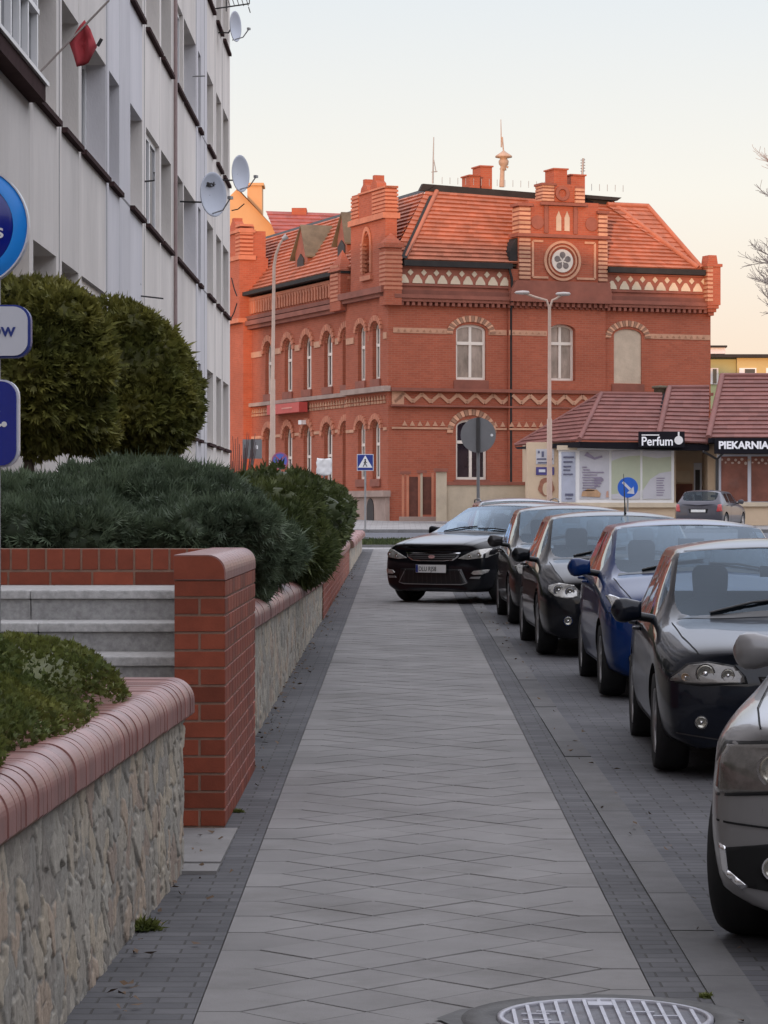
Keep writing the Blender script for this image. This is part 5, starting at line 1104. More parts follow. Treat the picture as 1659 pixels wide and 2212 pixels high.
t,z=sign('road_sign','faded round blue no stopping sign with crossed bars',605,995,95.5,0,.03,up=.0); b=MB(); b.disc((0,z),.28,-.03,0,28); b.build('sign_plate',m_sblue2,t); b=MB(); b.ring((0,z),.235,.28,-.036,-.03,28); b.seg((-.17,z-.17),(.17,z+.17),.05,-.036,-.03); b.seg((-.17,z+.17),(.17,z-.17),.05,-.036,-.03); b.build('red_cross',m_sred,t)
t,z=sign('road_sign','back of a square grey sign board left of the no stopping sign',545,970,95,0,.04,up=.2); b=MB(); b.rect(-.32,.32,z-.32,z+.32,-.04,0); b.build('sign_plate',m_sback,t); b=MB(); b.tube([(0,-.07,z-.33),(0,-.07,z+.33)],.04,8); b.build('post_bracket',m_dmetal,t); b=MB(); b.rect(.12,.19,z,z+.12,-.046,-.04); b.build('sticker',m_white,t)
t,z=sign('covered_sign','road sign wrapped in crumpled white plastic beside the hedge',700,1008,95,0,.03,up=.1); b=MB(); V=[];Fq=[]
rg=random.Random(5); nx_,nz_=9,9
for side in (0,1):
    for j in range(nz_):
        for i in range(nx_):
            x=-.25+.5*i/8; zz=-.30+.58*j/8; x*=1-.12*(j==0)-.1*(j==8 and i in(0,8)); V.append((x+rg.uniform(-.015,.015),(-.10 if side==0 else .05)+rg.uniform(-.025,.025),z+zz+(.05*(i-4)**2/16 if j==0 else 0)+(.03*((i-4)/4)**2-.02 if j==8 else 0)))
for sd_ in (0,1):
    o_=sd_*81
    for j in range(8):
        for i in range(8): Fq.append((o_+j*9+i,o_+j*9+i+1,o_+(j+1)*9+i+1,o_+(j+1)*9+i))
for i in range(8): Fq+= [(i,i+1,81+i+1,81+i),(72+i,73+i,81+73+i,81+72+i),(9*i,9*i+9,81+9*i+9,81+9*i),(9*i+8,9*i+17,81+9*i+17,81+9*i+8)]
b.add(V,Fq,1,True); b.build('plastic_wrap',m_white,t)
t,z=sign('road_sign','round blue keep right sign with white arrow pointing down right',1356,1053,84,0,.03,up=.0); b=MB(); b.disc((0,z),.30,-.03,0,32); b.build('sign_plate',m_sblue,t)
b=MB(); b.seg((-.15,z+.16),(.09,z-.08),.075,-.038,-.03); b.prism([(.19,z-.19),(-.03,z-.17),(.17,z+.03)],-.038,-.03); b.build('white_arrow',m_white2,t)
# advertising totem at the left edge, only its right edge is in view
Yt=13.5; g=1.0; xt=PX(-68,Yt); t=thing('shop_sign_post','sign post with round blue disc, white plate and blue plate at the left edge','sign',(xt,Yt,.93)); z=lambda y:PZ(y,Yt)-.93; px=lambda x:PX(x,Yt)-xt
b=MB(); b.tube([(px(-14),.03,0),(px(-14),.03,z(420))],.03,10); b.build('post',m_gmetal,t)
rr=131*Yt/F; m_tblue=M('totem_blue',(.003,.014,.24),.15,.1,3,spec=.5,coat=.2); m_lblue=M('totem_light_blue',(.015,.28,.85),.3,.06,3); 
zc_=z(490); b=MB(); b.lathe([(0,.02),(rr*.96,.02),(rr,.0),(rr,-.03),(rr*.98,-.045),(rr*.76,-.05)],48,axis='y',c=(0,0,0)); b.v=[(x,y,zz+zc_) for x,y,zz in b.v]; b.build('blue_rim',m_lblue,t)
b=MB(); b.lathe([(0,-.052),(rr*.70,-.052),(rr*.765,-.046)],48,axis='y'); b.v=[(x,y,zz+zc_) for x,y,zz in b.v]; b.build('blue_face',m_tblue,t); b=MB(); b.ring((0,zc_),rr*.99,rr*1.015,-.05,.02,48); b.build('steel_edge',m_white2,t)
text('lettering','s',.10,m_white,t,(px(-8),-.056,z(516)),ext=.002,sx=1.15,bold=.001)
def rrect(x0,x1,y0,y1,r):
    X0,X1,Z0,Z1=px(x0),px(x1),z(y1),z(y0); r=r*Yt/F; P_=[]
    for cx_,cz_,a0 in ((X1-r,Z0+r,-90),(X1-r,Z1-r,0),(X0+r,Z1-r,90),(X0+r,Z0+r,180)):
        for k in range(7): a=R(a0+15*k); P_.append((cx_+r*math.cos(a),cz_+r*math.sin(a)))
    return P_
b=MB(); b.prism(rrect(-150,67,659,773,34),-.015,.05); b.build('white_plate_rim',m_navy,t); b=MB(); b.prism(rrect(-146,61,663,769,30),-.03,-.014); b.build('white_plate',m_white2,t)
text('lettering','ow',.092,m_navy,t,(px(-19),-.033,z(727)),ext=.001,sx=1.0,bold=.0015)
b=MB(); b.prism(rrect(-130,41,820,1010,36),-.01,.05); b.build('blue_plate_rim',m_white2,t); b=MB(); b.prism(rrect(-130,37,824,1006,33),-.03,-.009); b.build('blue_plate',m_tblue,t)
b=MB(); q=(px(11),z(917)); b.disc(q,.013,-.034,-.03,16); q=(px(2),z(919)); b.disc(q,.007,-.034,-.03,12); b.disc((px(0),z(889)),.004,-.034,-.03,8); b.build('white_dots',m_white,t)
# ------------------------------------------------------------------ bare tree whose twigs reach in from the right
def tree(label,x,Y,h,seed,tips):
    rg=random.Random(seed); base=Vector((PX(x,Y),Y,gz(Y))); t=thing('bare_tree',label,'tree',tuple(base)); bm_=MB(); tw=MB()
    bm_.tube([(0,0,-.1),(.1,0,h*.25),(0,.1,h*.5),(.05,.05,h*.75),(.1,0,h)],[.24,.2,.15,.09,.03],10)
    def br(p,d,L,r,lev):
        pts=[p]; n=5; q=Vector(p); dd=Vector(d)
        for i in range(n):
            dd=(dd+Vector((rg.uniform(-.25,.25),rg.uniform(-.25,.25),rg.uniform(-.12,.2)))).normalized(); q=q+dd*L/n; pts.append(q.copy())
            if lev<4:
                for _ in range(2 if lev else 1): 
                    nd=(dd+Vector((rg.uniform(-1,1),rg.uniform(-1,1),rg.uniform(-.3,.7)))*.75).normalized(); br(q,nd,L*rg.uniform(.35,.55),r*.5,lev+1)
        (bm_ if lev<2 else tw).tube(pts,[max(r*(1-.15*i),.006) for i in range(n+1)],5 if lev<2 else 3,cap=False)
    for i in range(tips):
        a=math.pi+rg.uniform(-1.3,1.3) if i%3 else rg.uniform(0,6.28); z=h*rg.uniform(.35,.97); br(Vector((0,0,z)),Vector((math.cos(a),math.sin(a),.45)),2.6*(1.25-z/h*.5),.05,1)
    bm_.build('trunk',m_bark,t); tw.build('crown',m_twig,t)
tree('bare leafless tree whose twigs reach into view at the right edge',1915,80,13.4,9,15)
# ------------------------------------------------------------------ cars (local frame: nose at y=0, tail at y=L, x across, z up)
m_glass=glass_mat('car_glass',(.55,.62,.66),1.42,(.72,.86,1.0)); m_chrome=M('chrome',(.75,.75,.76),.12,.03,3,metal=1); m_lens=M('headlight_reflector',(.50,.49,.46),.22,.3,22,metal=.45,coat=1,spec=.8); m_lensd=M('headlight_smoked',(.13,.12,.11),.2,.35,16,metal=.4,coat=1,spec=.6); m_lamp=M('lamp_bowl',(.42,.40,.34),.22,.35,40,metal=.85,coat=1)
m_rubber=M('tyre_rubber',(.018,.018,.019),.85,.2,9); m_alloy=M('alloy_rim',(.40,.40,.41),.35,.1,5,metal=.8); m_seat=M('seat_fabric',(.045,.048,.055),.9,.1,4); m_inner=M('cabin_dark',(.022,.024,.027),.8,.2,4)
m_trim=M('black_trim',(.010,.010,.011),.35,.1,5); m_gap=M('panel_gap',(.004,.004,.004),.9,0); m_plate=M('plate_white',(.72,.72,.70),.4,.05,6); m_redl=M('tail_light',(.45,.03,.04),.2,.1,9,coat=1); m_amber=M('indicator_lens',(.30,.20,.12),.15,.2,9,coat=1); m_seal=M('windscreen_seal',(.012,.012,.014),.5,0)
def paint(name,c,metal=.0,rough=.3): return M(name,c,rough,.05,1.2,metal=metal,coat=.55,spec=.12)
def mirrored(h): # half ring (x>=0 rows, first and last on the axis) -> full loop indices handled by caller
    return h
def car(name,label,loc,a,S,colour,mats=None):
    L,Wd,H=S['L'],S['W'],S['H']; W2=Wd/2; hf=S.get('hf',.70); hc=S.get('hc',.92); yc=S.get('yc',1.05); yr=S.get('yr',1.85); yre=S.get('yre',L-.95); yb=S.get('yb',L-.45); zb=S.get('zb',hc+.06); wr=S.get('wr',.31); ax=S.get('ax',(.85,.85+S.get('wb',2.5))); rake=S.get('rf',.74); bl=S.get('belt',.90); nr=S.get('nose',.22); cl=.17
    yB=S.get('yB',(yr+yre)/2-.05); yC=yre-.35
    st=[0,.10,.32,.62,(.62+yc)/2+.05,yc,yc+(yr-yc)*.5,yr,yr+.3,yB,yB+.09,yC,yC+.14,yre,yb,L-.10,L]
    if yb>=L-.12: st[14]=yb; st[15]=max(L-.10,yb+.02)
    wf=[.86,.93,.975,.995,1,1,1,1,1,1,1,1,.995,.985,.97,.94,.88]
    bow=[nr,nr*.9,nr*.55,.10,.06,.24,.22,.15,.05,0,0,0,0,-.07,-.10,-.12,-.12]
    lowb=[nr,nr*.9,nr*.5,.04,0]+[0]*9+[-.05,-.10,-.12]
    def lerp(x,xs,ys): return float(np.interp(x,xs,ys))
    rows=[]
    for i,y in enumerate(st):
        w=W2*wf[i]; belt=lerp(y,[0,.32,.9,yc+.1,yB,yre,L],[hf-.03,hf+.02,hc-.07,hc-.03,hc+.0,hc+.03,hc+.01]); hood=lerp(y,[0,.10,.32,.62,yc],[hf+.0,hf+.05,hf+(hc-hf)*.45,hf+(hc-hf)*.72,hc+.015])
        hwid=rake; r=[]
        if i<=5: top=hood
        elif i==6: top=hc+(H-.02-hc)*.56
        elif i<=13: top=H-(.05 if i==7 else 0)-( .035 if i==13 else 0)-(.012 if i==12 else 0)
        elif i==14: top=zb
        else: top=zb-(.04 if i==15 else .14)
        z5=belt-.10 if i>4 else (belt-.07)
        r.append((0,cl)); r.append((.78*w,cl)); r.append((.955*w,cl+.07)); r.append((1.0*w,.42)); r.append((.995*w,.60)); r.append((.975*w,z5))
        if i<=4:
            r+= [(.93*w,belt),(.80*w,belt+(top-belt)*.55+.015),(.60*w,belt+(top-belt)*.86+.015),(.30*w,top+.008),(0,top+.012)]
        elif i==5: r+= [(.93*w,belt),(.875*w,belt+.03),(.83*w,belt+.045),(.40*w,top),(0,top+.01)]
        elif i==6:
            zt=hc+(H-.10-hc)*.50; r+= [(.93*w,belt),((.86+hwid)/2*w,zt-.02),((.83+hwid-.035)/2*w+.0,zt+.01),(.38*w,top-.03),(0,top)]
        elif i<=13:
            k=.03 if i==13 else 0; zt=H-.115-(.02 if i==7 else 0)-k; r+= [(.93*w,belt),(hwid*w,zt),((hwid-.04)*w,zt+.05),(.40*w,top-.012),(0,top)]
        elif i==14:
            r+= [(.93*w,belt),(.86*w,belt+.03),(.74*w,min(zb,belt+.06)),(.38*w,zb-.005),(0,zb)]
        else:
            r+= [(.93*w,belt-.03),(.85*w,top-.02),(.72*w,top-.01),(.36*w,top),(0,top)]
        noff=[.13,.10,.035,0,.015,.035,.075,.10,.12,.11,.105]; toff=[.10,.08,.03,0,.0,.02,.03,.05,.06,.05,.05]
        if i==0: z0=[cl+.03,cl+.03,cl+.11,.40,hf-.16,hf-.085,hf-.035,hf-.01,hf+.008,hf+.018,hf+.02]; r=[(p[0],z0[k]) for k,p in enumerate(r)]
        if i==16: z0=[cl+.06,cl+.06,cl+.12,.42,.58,.70,hc-.08,zb-.18,zb-.16,zb-.15,zb-.15]; r=[(p[0],z0[k]) for k,p in enumerate(r)]
        rr=[]
        for k,(x,z) in enumerate(r):
            bo=lowb[i] if k<6 else bow[i]
            yy=y+bo*(x/W2)**2
            if i==0: yy+=noff[k]
            if i==1: yy+=noff[k]*.35
            if i==16: yy-=toff[k]
            rr.append((x,yy,z))
        rows.append(rr)
    bm=bmesh.new(); ns=len(st); nrw=11; VR=[[None]*nrw for _ in range(ns)]; VL=[[None]*nrw for _ in range(ns)]
    for i in range(ns):
        for k in range(nrw):
            x,y,z=rows[i][k]; VR[i][k]=bm.verts.new((x,y,z)); VL[i][k]=VR[i][k] if k in (0,10) else bm.verts.new((-x,y,z))
    cr=bm.edges.layers.float.new('crease_edge')
    def cellmat(i,k):
        if k in (8,9) and i in (5,6): return 1
        if k==6 and i in (6,7,8,10): return 2
        if k==6 and i==11: return 2 if S.get('est') else 0
        if k==6 and i==12 and S.get('est'): return 2
        if k==6 and i in (9,): return 3
        if k in (8,9) and i==13: return 4
        if k in (0,): return 3
        if k==1 and 3<=i<=13: return 3
        return 0
    for i in range(ns-1):
        for k in range(nrw-1):
            for sgn,Vv in ((1,VR),(-1,VL)):
                q=[Vv[i][k],Vv[i+1][k],Vv[i+1][k+1],Vv[i][k+1]]
                q=q if sgn==1 else q[::-1]
                f=bm.faces.new(q); f.material_index=cellmat(i,k); f.smooth=True
    for i,rev in ((0,False),(ns-1,True)):
        for k in range(0,nrw-1):
            q=[VR[i][k],VR[i][k+1],VL[i][k+1],VL[i][k]]; u=[]; [u.append(v) for v in q if v not in u]
            if rev: u=u[::-1]
            f=bm.faces.new(u); f.smooth=True
    def ce(a,b,v):
        e=bm.edges.get((a,b)); 
        if e: e[cr]=v
    for Vv in (VR,VL):
        for i in range(ns-1):
            if 5<=i<=12: ce(Vv[i][6],Vv[i+1][6],.85); ce(Vv[i][7],Vv[i+1][7],.8)
            if i in (5,6): ce(Vv[i][8],Vv[i+1][8],.9); ce(Vv[i][7],Vv[i+1][7],.6)
            if i==13: ce(Vv[i][8],Vv[i+1][8],.8)
            if i<5: ce(Vv[i][6],Vv[i+1][6],.2); ce(Vv[i][7],Vv[i+1][7],.55)
            if 7<=i<=12: ce(Vv[i][8],Vv[i+1][8],.45)
            ce(Vv[i][5],Vv[i+1][5],.55); ce(Vv[i][2],Vv[i+1][2],.4); ce(Vv[i][1],Vv[i+1][1],.5)
        for k in (8,9): ce(Vv[5][k],Vv[5][k+1],.9); ce(Vv[7][k],Vv[7][k+1],.7); ce(Vv[13][k],Vv[13][k+1],.6); ce(Vv[14][k],Vv[14][k+1],.6)
        for k in (6,):
            for i in (6,9,10,11): ce(Vv[i][k],Vv[i][k+1],.9)
    me=bpy.data.meshes.new('tmp'); bmesh.ops.recalc_face_normals(bm,faces=bm.faces); bm.to_mesh(me); bm.free()
    for m_ in range(5): me.materials.append(m_gap)
    ob=link('tmp',me); sb=ob.modifiers.new('s','SUBSURF'); sb.levels=2; sb.render_levels=2
    cb=MB()
    for y in ax:
        for s in (-1,1): cb.lathe([(0,(W2-.27)*s),(wr+.045,(W2-.27)*s),(wr+.055,(W2+.15)*s),(0,(W2+.15)*s)],36,c=(0,y,wr-.005),axis='x',smooth=False)
    cme=cb.mesh('cut',m_gap); bmc=bmesh.new(); bmc.from_mesh(cme); bmesh.ops.remove_doubles(bmc,verts=bmc.verts,dist=1e-5); bmesh.ops.dissolve_degenerate(bmc,edges=bmc.edges,dist=1e-5); bmesh.ops.recalc_face_normals(bmc,faces=bmc.faces); bmc.to_mesh(cme); bmc.free()
    cme.materials.clear()
    for _ in range(6): cme.materials.append(m_gap)
    cme.polygons.foreach_set('material_index',[5]*len(cme.polygons)); me.materials.append(m_gap)
    co_=link('cut',cme); bo=ob.modifiers.new('b','BOOLEAN'); bo.operation='DIFFERENCE'; bo.solver='EXACT'; bo.object=co_; bo.material_mode='INDEX'
    dg=bpy.context.evaluated_depsgraph_get(); fm_=bpy.data.meshes.new_from_object(ob.evaluated_get(dg)); bpy.data.objects.remove(ob); bpy.data.objects.remove(co_)
    bmf=bmesh.new(); bmf.from_mesh(fm_); bmesh.ops.recalc_face_normals(bmf,faces=bmf.faces); bvh=BVHTree.FromBMesh(bmf)
    T=thing(name,label,'car',loc,-a,group='cars parked along the pavement' if not S.get('nogroup') else None)
    names={0:('body',colour),1:('windscreen',m_glass),2:('side_windows',m_glass),3:('lower_trim',m_trim),4:('rear_window',m_glass),5:('wheel_arches',m_gap)}
    jobs=[]
    for mi,(nm,mt) in names.items():
        fs=[f for f in bmf.faces if f.material_index==mi]
        if mi in (2,5):
            gr={}
            for f in fs:
                cc_=f.calc_center_median(); gr.setdefault((cc_.x>0,cc_.y>(yB+.04 if mi==2 else L/2)),[]).append(f)
            jobs+=[(mi,'side_window' if mi==2 else 'wheel_arch',mt,q) for q in gr.values()]
        else: jobs.append((mi,nm,mt,fs))
    for mi,nm,mt,fs in jobs:
        if not fs: continue
        vm={}; v=[]; fl_=[]
        for f in fs:
            q=[]
            for vv in f.verts:
                if vv.index not in vm: vm[vv.index]=len(v); v.append(tuple(vv.co))
                q.append(vm[vv.index])
            fl_.append(tuple(q))
        m2=bpy.data.meshes.new(nm); m2.from_pydata(v,[],fl_); m2.materials.append(mt); m2.polygons.foreach_set('use_smooth',[mi!=5]*len(fl_)); m2.update(); link(nm,m2,T)
    bmf.free()
    # patches projected on the body
    def hit(o_,d_): 
        h=bvh.ray_cast(Vector(o_),Vector(d_)); return h
    def patch(nm,poly,mat,off=.006,side='front',par=None,depth=.03,n=7,mir=True,tint=1):
        res=[]
        for s in ((1,-1) if mir else (1,)):
            b_=bmesh.new(); xs=[p[0] for p in poly]; ys=[p[1] for p in poly]
            vs=[b_.verts.new((p[0],0,p[1])) for p in poly]; f=b_.faces.new(vs); 
            # slice by a grid so that the patch follows the surface
            for ax_,lo_,hi_ in ((0,min(xs),max(xs)),(2,min(ys),max(ys))):
                for j in range(1,n):
                    c=lo_+(hi_-lo_)*j/n; no=(1,0,0) if ax_==0 else (0,0,1); pc=(c,0,0) if ax_==0 else (0,0,c)
                    bmesh.ops.bisect_plane(b_,geom=b_.verts[:]+b_.edges[:]+b_.faces[:],plane_co=pc,plane_no=no,dist=1e-5)
            bad=[]
            for v_ in b_.verts:
                if side=='front': o_=(v_.co.x*s,-2,v_.co.z); d_=(0,1,0)
                elif side=='rear': o_=(v_.co.x*s,L+2,v_.co.z); d_=(0,-1,0)
                elif side=='top': o_=(v_.co.x*s,v_.co.z,3); d_=(0,0,-1)
                else: o_=(2*s,v_.co.x,v_.co.z); d_=(-s,0,0)
                h=hit(o_,d_)
                if h[0] is None: bad.append(v_); v_.co=Vector(o_); continue
                v_.co=h[0]-Vector(d_)*off
            if bad: bmesh.ops.delete(b_,geom=bad,context='VERTS')
            if not b_.faces: b_.free(); continue
            be=[e for e in b_.edges if e.is_boundary]; r=bmesh.ops.extrude_edge_only(b_,edges=be); dv=Vector({'front':(0,1,0),'rear':(0,-1,0),'top':(0,0,-1)}.get(side,(-s,0,0)))
            for v_ in [g_ for g_ in r['geom'] if isinstance(g_,bmesh.types.BMVert)]: v_.co+=dv*depth
            bmesh.ops.recalc_face_normals(b_,faces=b_.faces)
            m3=bpy.data.meshes.new(nm); [setattr(f_,'smooth',True) for f_ in b_.faces]; b_.to_mesh(m3); b_.free(); m3.materials.append(mat); 
            if mat in (m_lens,): pass
            o2_=link(nm,m3,par or T); res.append(o2_)
        return res
    def line(nm,pts,w=.008,side='side',mat=m_gap,off=.0015,mir=True):
        for a_,b_ in zip(pts[:-1],pts[1:]):
            v=Vector((b_[0]-a_[0],b_[1]-a_[1])); n_=Vector((-v.y,v.x)).normalized()*w/2
            yield [(a_[0]-n_.x,a_[1]-n_.y),(b_[0]-n_.x,b_[1]-n_.y),(b_[0]+n_.x,b_[1]+n_.y),(a_[0]+n_.x,a_[1]+n_.y)]
    def strip(nm,pts,w=.008,side='side',mat=m_gap,off=.004,mir=True,sub=9):
        P2=[]
        for a_,b_ in zip(pts[:-1],pts[1:]): P2+= [(a_[0]+(b_[0]-a_[0])*i/sub,a_[1]+(b_[1]-a_[1])*i/sub) for i in range(sub)]
        P2.append(pts[-1]); m_=MB()
        for s in ((1,-1) if mir else (1,)):
            prev=None
            for i,(x,z) in enumerate(P2):
                d=Vector((P2[min(i+1,len(P2)-1)][0]-P2[max(i-1,0)][0],P2[min(i+1,len(P2)-1)][1]-P2[max(i-1,0)][1])); nn=Vector((-d.y,d.x)).normalized()*w/2; pr=[]
                for q in ((x-nn.x,z-nn.y),(x+nn.x,z+nn.y)):
                    if side=='side': o_=(2*s,q[0],q[1]); d_=(-s,0,0)
                    elif side=='front': o_=(q[0]*s,-2,q[1]); d_=(0,1,0)
                    elif side=='rear': o_=(q[0]*s,L+2,q[1]); d_=(0,-1,0)
                    else: o_=(q[0]*s,q[1],3); d_=(0,0,-1)
                    h=hit(o_,d_)
                    if h[0] is None: pr=None; break
                    pr.append(h[0]-Vector(d_)*off)
                if prev and pr: m_.add([prev[0],prev[1],pr[1],pr[0]],[(0,1,2,3)])
                prev=pr
        if m_.f: m_.build(nm,mat,T,recalc=False)
    T['L']=0; del T['L']
    # wheels
    wm=MB(); tw=.20; wm.lathe([(wr*.66,-tw/2+.01),(wr*.93,-tw/2),(wr*.985,-tw/2+.03),(wr,-.04),(wr,.04),(wr*.985,tw/2-.03),(wr*.93,tw/2),(wr*.66,tw/2-.01)],40,axis='x'); tme=wm.mesh('tyre',m_rubber)
    rm=MB(); rm.lathe([(wr*.67,tw/2-.02),(wr*.64,tw/2-.006),(wr*.61,tw/2-.02),(wr*.58,-.02),(0,-.02)],36,axis='x')
    for k in range(S.get('spokes',7)):
        a_=2*math.pi*k/S.get('spokes',7); ca,sa=math.cos(a_),math.sin(a_); w0,w1_=.05,.026
        pts=[(.05,-w0),(wr*.62,-w1_),(wr*.62,w1_),(.05,w0)]; v=[(tw/2-.022+(.008 if j in(0,3) else 0),p[0]*ca-p[1]*sa,p[0]*sa+p[1]*ca) for j,p in enumerate(pts)]; v+= [(tw/2-.06,q[1],q[2]) for q in v]
        rm.add(v,[(0,1,2,3),(0,4,5,1),(1,5,6,2),(2,6,7,3),(3,7,4,0)])
    rm.lathe([(0,tw/2-.006),(.06,tw/2-.01),(.065,tw/2-.03)],20,axis='x'); rme=rm.mesh('rim',m_alloy)
    for yi,y in enumerate(ax):
        for s in (-1,1):
            w_=thing('wheel',None,None,(s*(W2-.115),y,wr)); w_.parent=T; w_.rotation_euler=(0,0,(math.pi if s<0 else 0)+(S.get('steer',0) if yi==0 else 0)); link('tyre',tme,w_); link('rim',rme,w_)
    # cabin
    b_=MB(); b_.box(-W2*.82,W2*.82,yc+.12,yb-.15,.30,.34); b_.build('cabin_floor',m_inner,T)
    b_=MB(); b_.prism([(yc+.16,hc-.10),(yc+.75,hc-.03),(yc+.80,hc-.16),(yc+.2,hc-.3)],-W2*.80,W2*.80); b_.v=[(y,x,z) for x,y,z in b_.v]; b_.build('dashboard',m_inner,T)
    for s in (-1,1):
        b_=MB(); x=s*.36; y0=yc+1.25; b_.box(x-.23,x+.23,y0-.45,y0+.05,.35,.55)
        def sb_(zc_,hw_,y_): return [(x-hw_,y_,zc_),(x+hw_,y_,zc_),(x+hw_*.96,y_+.10,zc_),(x-hw_*.96,y_+.10,zc_)]
        sec=[(.5,.22,y0),(.75,.25,y0+.05),(.95,.24,y0+.12),(1.02,.17,y0+.14),(1.04,.10,y0+.15),(1.10,.115,y0+.14),(1.22,.12,y0+.15),(1.26,.09,y0+.16)]; v=[]
        for zc_,hw_,y_ in sec: v+=sb_(zc_*H/1.45,hw_,y_)
        f=[(0,3,2,1)]; 
        for i in range(len(sec)-1):
            for j in range(4): f.append((4*i+j,4*i+(j+1)%4,4*i+4+(j+1)%4,4*i+4+j))
        f.append(tuple(4*(len(sec)-1)+j for j in range(4))); b_.add(v,f); b_.build('front_seat',m_seat,T,bevel=.02)
    b_=MB(); b_.box(-.58,.58,yre-.75,yre-.6,.4,1.08*H/1.45); b_.build('rear_seat',m_seat,T)
    b_=MB(); b_.box(-.11,.11,yr-.12,yr-.09,H-.24,H-.17); b_.build('interior_mirror',m_trim,T)
    # door mirrors
    for s in (-1,1):
        b_=MB(); ym=S.get('ym',yc+.62); zm=S.get('zm',hc+.05); x=s*(W2+.01+S.get('mx',0)); prof=[]
        for i in range(9):
            t_=[0,.12,.3,.5,.7,.84,.93,.98,1.0][i]; xx=x-s*.02+s*(.02+.19*t_); r_=min(1,(.72+.5*t_) if t_<.5 else 1)*(1-max(0,(t_-.72)/.28)**2.2*.85); prof.append((xx,r_))
        v=[];f=[];n_=14
        for xx,r_ in prof:
            for j in range(n_): a_=2*math.pi*j/n_; ca_,sa_=math.cos(a_),math.sin(a_); sq=lambda q: math.copysign(abs(q)**.6,q); v.append((xx,ym+.07*r_*sq(ca_)*(1.1 if ca_<0 else .3)+.03*t_,zm+.078*r_*sq(sa_)-.01*t_))
        for i in range(8):
            for j in range(n_): f.append((i*n_+j,i*n_+(j+1)%n_,(i+1)*n_+(j+1)%n_,(i+1)*n_+j))
        f+= [tuple(range(n_)),tuple(8*n_+j for j in range(n_))]; b_.add(v,f,1,True); mo=b_.build('door_mirror',S.get('mircol',colour),T)
        b_=MB(); b_.tube([(x-s*.10,ym+.05,zm-.07),(x+s*.03,ym+.02,zm-.045)],.028,8); b_.build('mirror_foot',m_trim,mo)
    # panel lines, trim
    dz0=.27
    strip('door_gaps',[(yc+.30,hc-.10),(yc+.22,.55),(yc+.25,dz0)]); strip('door_gaps',[(yB+.05,hc-.02),(yB+.04,.5),(yB+.02,dz0)]); strip('door_gaps',[(yc+.25,dz0),(yB+.02,dz0)])
    strip('hood_gap',[(.70*W2,.16),(.75*W2,.34),(.80*W2,.62),(.835*W2,yc+.02)],side='top',w=.006,off=.005); strip('bumper_gap',[(.99*W2,hf-.07),(.80*W2,hf-.075),(.55*W2,hf-.07)],side='front') if not S.get('nobg') else None
    strip('wiper_cowl',[(-.78*W2,yc+.12),(-.4*W2,yc+.05),(0,yc+.03),(.4*W2,yc+.05),(.78*W2,yc+.12)],w=.07,side='top',mat=m_trim,off=.003,mir=False,sub=4)
    for x0,x1 in ((-.55,.05),(.1,.66)):
        b_=MB(); q0=hit((x0*W2,yc+.12,3),(0,0,-1))[0]; q1=hit((x1*W2,yc+.17,3),(0,0,-1))[0]
        if q0 and q1: b_.tube([q0+Vector((0,0,.012)),(q0+q1)/2+Vector((0,0,.03)),q1+Vector((0,0,.015))],.010,6); b_.build('wiper',m_trim,T)
    # windscreen seal
    strip('windscreen_seal',[(0,yr+.004),(.3*W2,yr+.02),(.55*W2,yr+.07),(.66*W2*rake/.74,yr+.11)],w=.02,side='top',mat=m_seal,off=.003)
    for yy,zz in ((yB-.12,hc-.10),(yC-.05,hc-.08)):
        for s in (-1,1):
            h=hit((2*s,yy,zz),(-s,0,0))[0]
            if h: b_=MB(); b_.tube([h+Vector((s*.005,-.09,0)),h+Vector((s*.04,-.05,0)),h+Vector((s*.04,.05,0)),h+Vector((s*.005,.09,0))],.013,6); b_.build('door_handle',S.get('mircol',colour),T)
    if S.get('aerial'):
        x_,y_=S['aerial']; h=hit((x_,y_,3),(0,0,-1))[0]; b_=MB(); b_.tube([h,h+Vector((0,.04,.08)),h+Vector((0,.18,.42))],[.014,.008,.003],6); b_.build('aerial',m_trim,T)
    if S.get('rails'):
        for s in (-1,1):
            b_=MB(); z=H-.03; x=s*(rake-.04)*W2; b_.tube([(x,yr+.25,z-.04),(x,yr+.45,z+.005),(x,(yr+yre)/2,z+.02),(x,yre-.3,z-.0),(x,yre-.15,z-.06)],.011,6); b_.build('roof_rail',m_trim,T)
    return T,patch,strip,hit
def bowl(T,par,hit,x,z,r,side='front',L=0,deep=.01,mat=None,ring=True):
    res=[]
    for s in (1,-1):
        h=hit((x*s,-2,z),(0,1,0))[0]
        if h is None: continue
        b=MB(); y=h.y-.008; b.lathe([(0,-.004),(r*.35,-.004),(r*.8,-.005),(r*.95,-.010),(r,.01)],20,c=(x*s,y,z),axis='y'); o=b.build('lamp',mat or m_lamp,T)
        if ring: b=MB(); b.ring((x*s,z),r*.97,r*1.12,y-.006,y+.03,20); b.build('lamp_ring',m_chrome,o)
        b=MB(); b.lathe([(0,-.016),(r*.2,-.015),(r*.3,-.004)],12,c=(x*s,y,z),axis='y'); b.build('bulb_shield',m_chrome,o)
        res.append(o)
    return res
def plate(T,hit,z,w=.52,h=.112,txt=None,x=0,L=None):
    q=hit((x,-2,z),(0,1,0))[0]; 
    if q is None: return
    y=q.y-.03; b=MB(); b.box(x-w/2,x+w/2,y,y+.012,z-h/2,z+h/2); o=b.build('number_plate',m_plate,T); b=MB(); b.box(x-w/2-.012,x+w/2+.012,y+.003,y+.02,z-h/2-.012,z+h/2+.012); b.build('plate_frame',m_trim,o)
    b=MB(); b.box(x-w/2+.002,x-w/2+.04,y-.0015,y,z-h/2+.003,z+h/2-.003); b.build('blue_strip',m_navy,o)
    if txt: text('plate_text',txt,.092,m_trim,o,(x-w/2+.05,y-.003,z-.034),ext=.0008,sx=.82)
CAREND=None
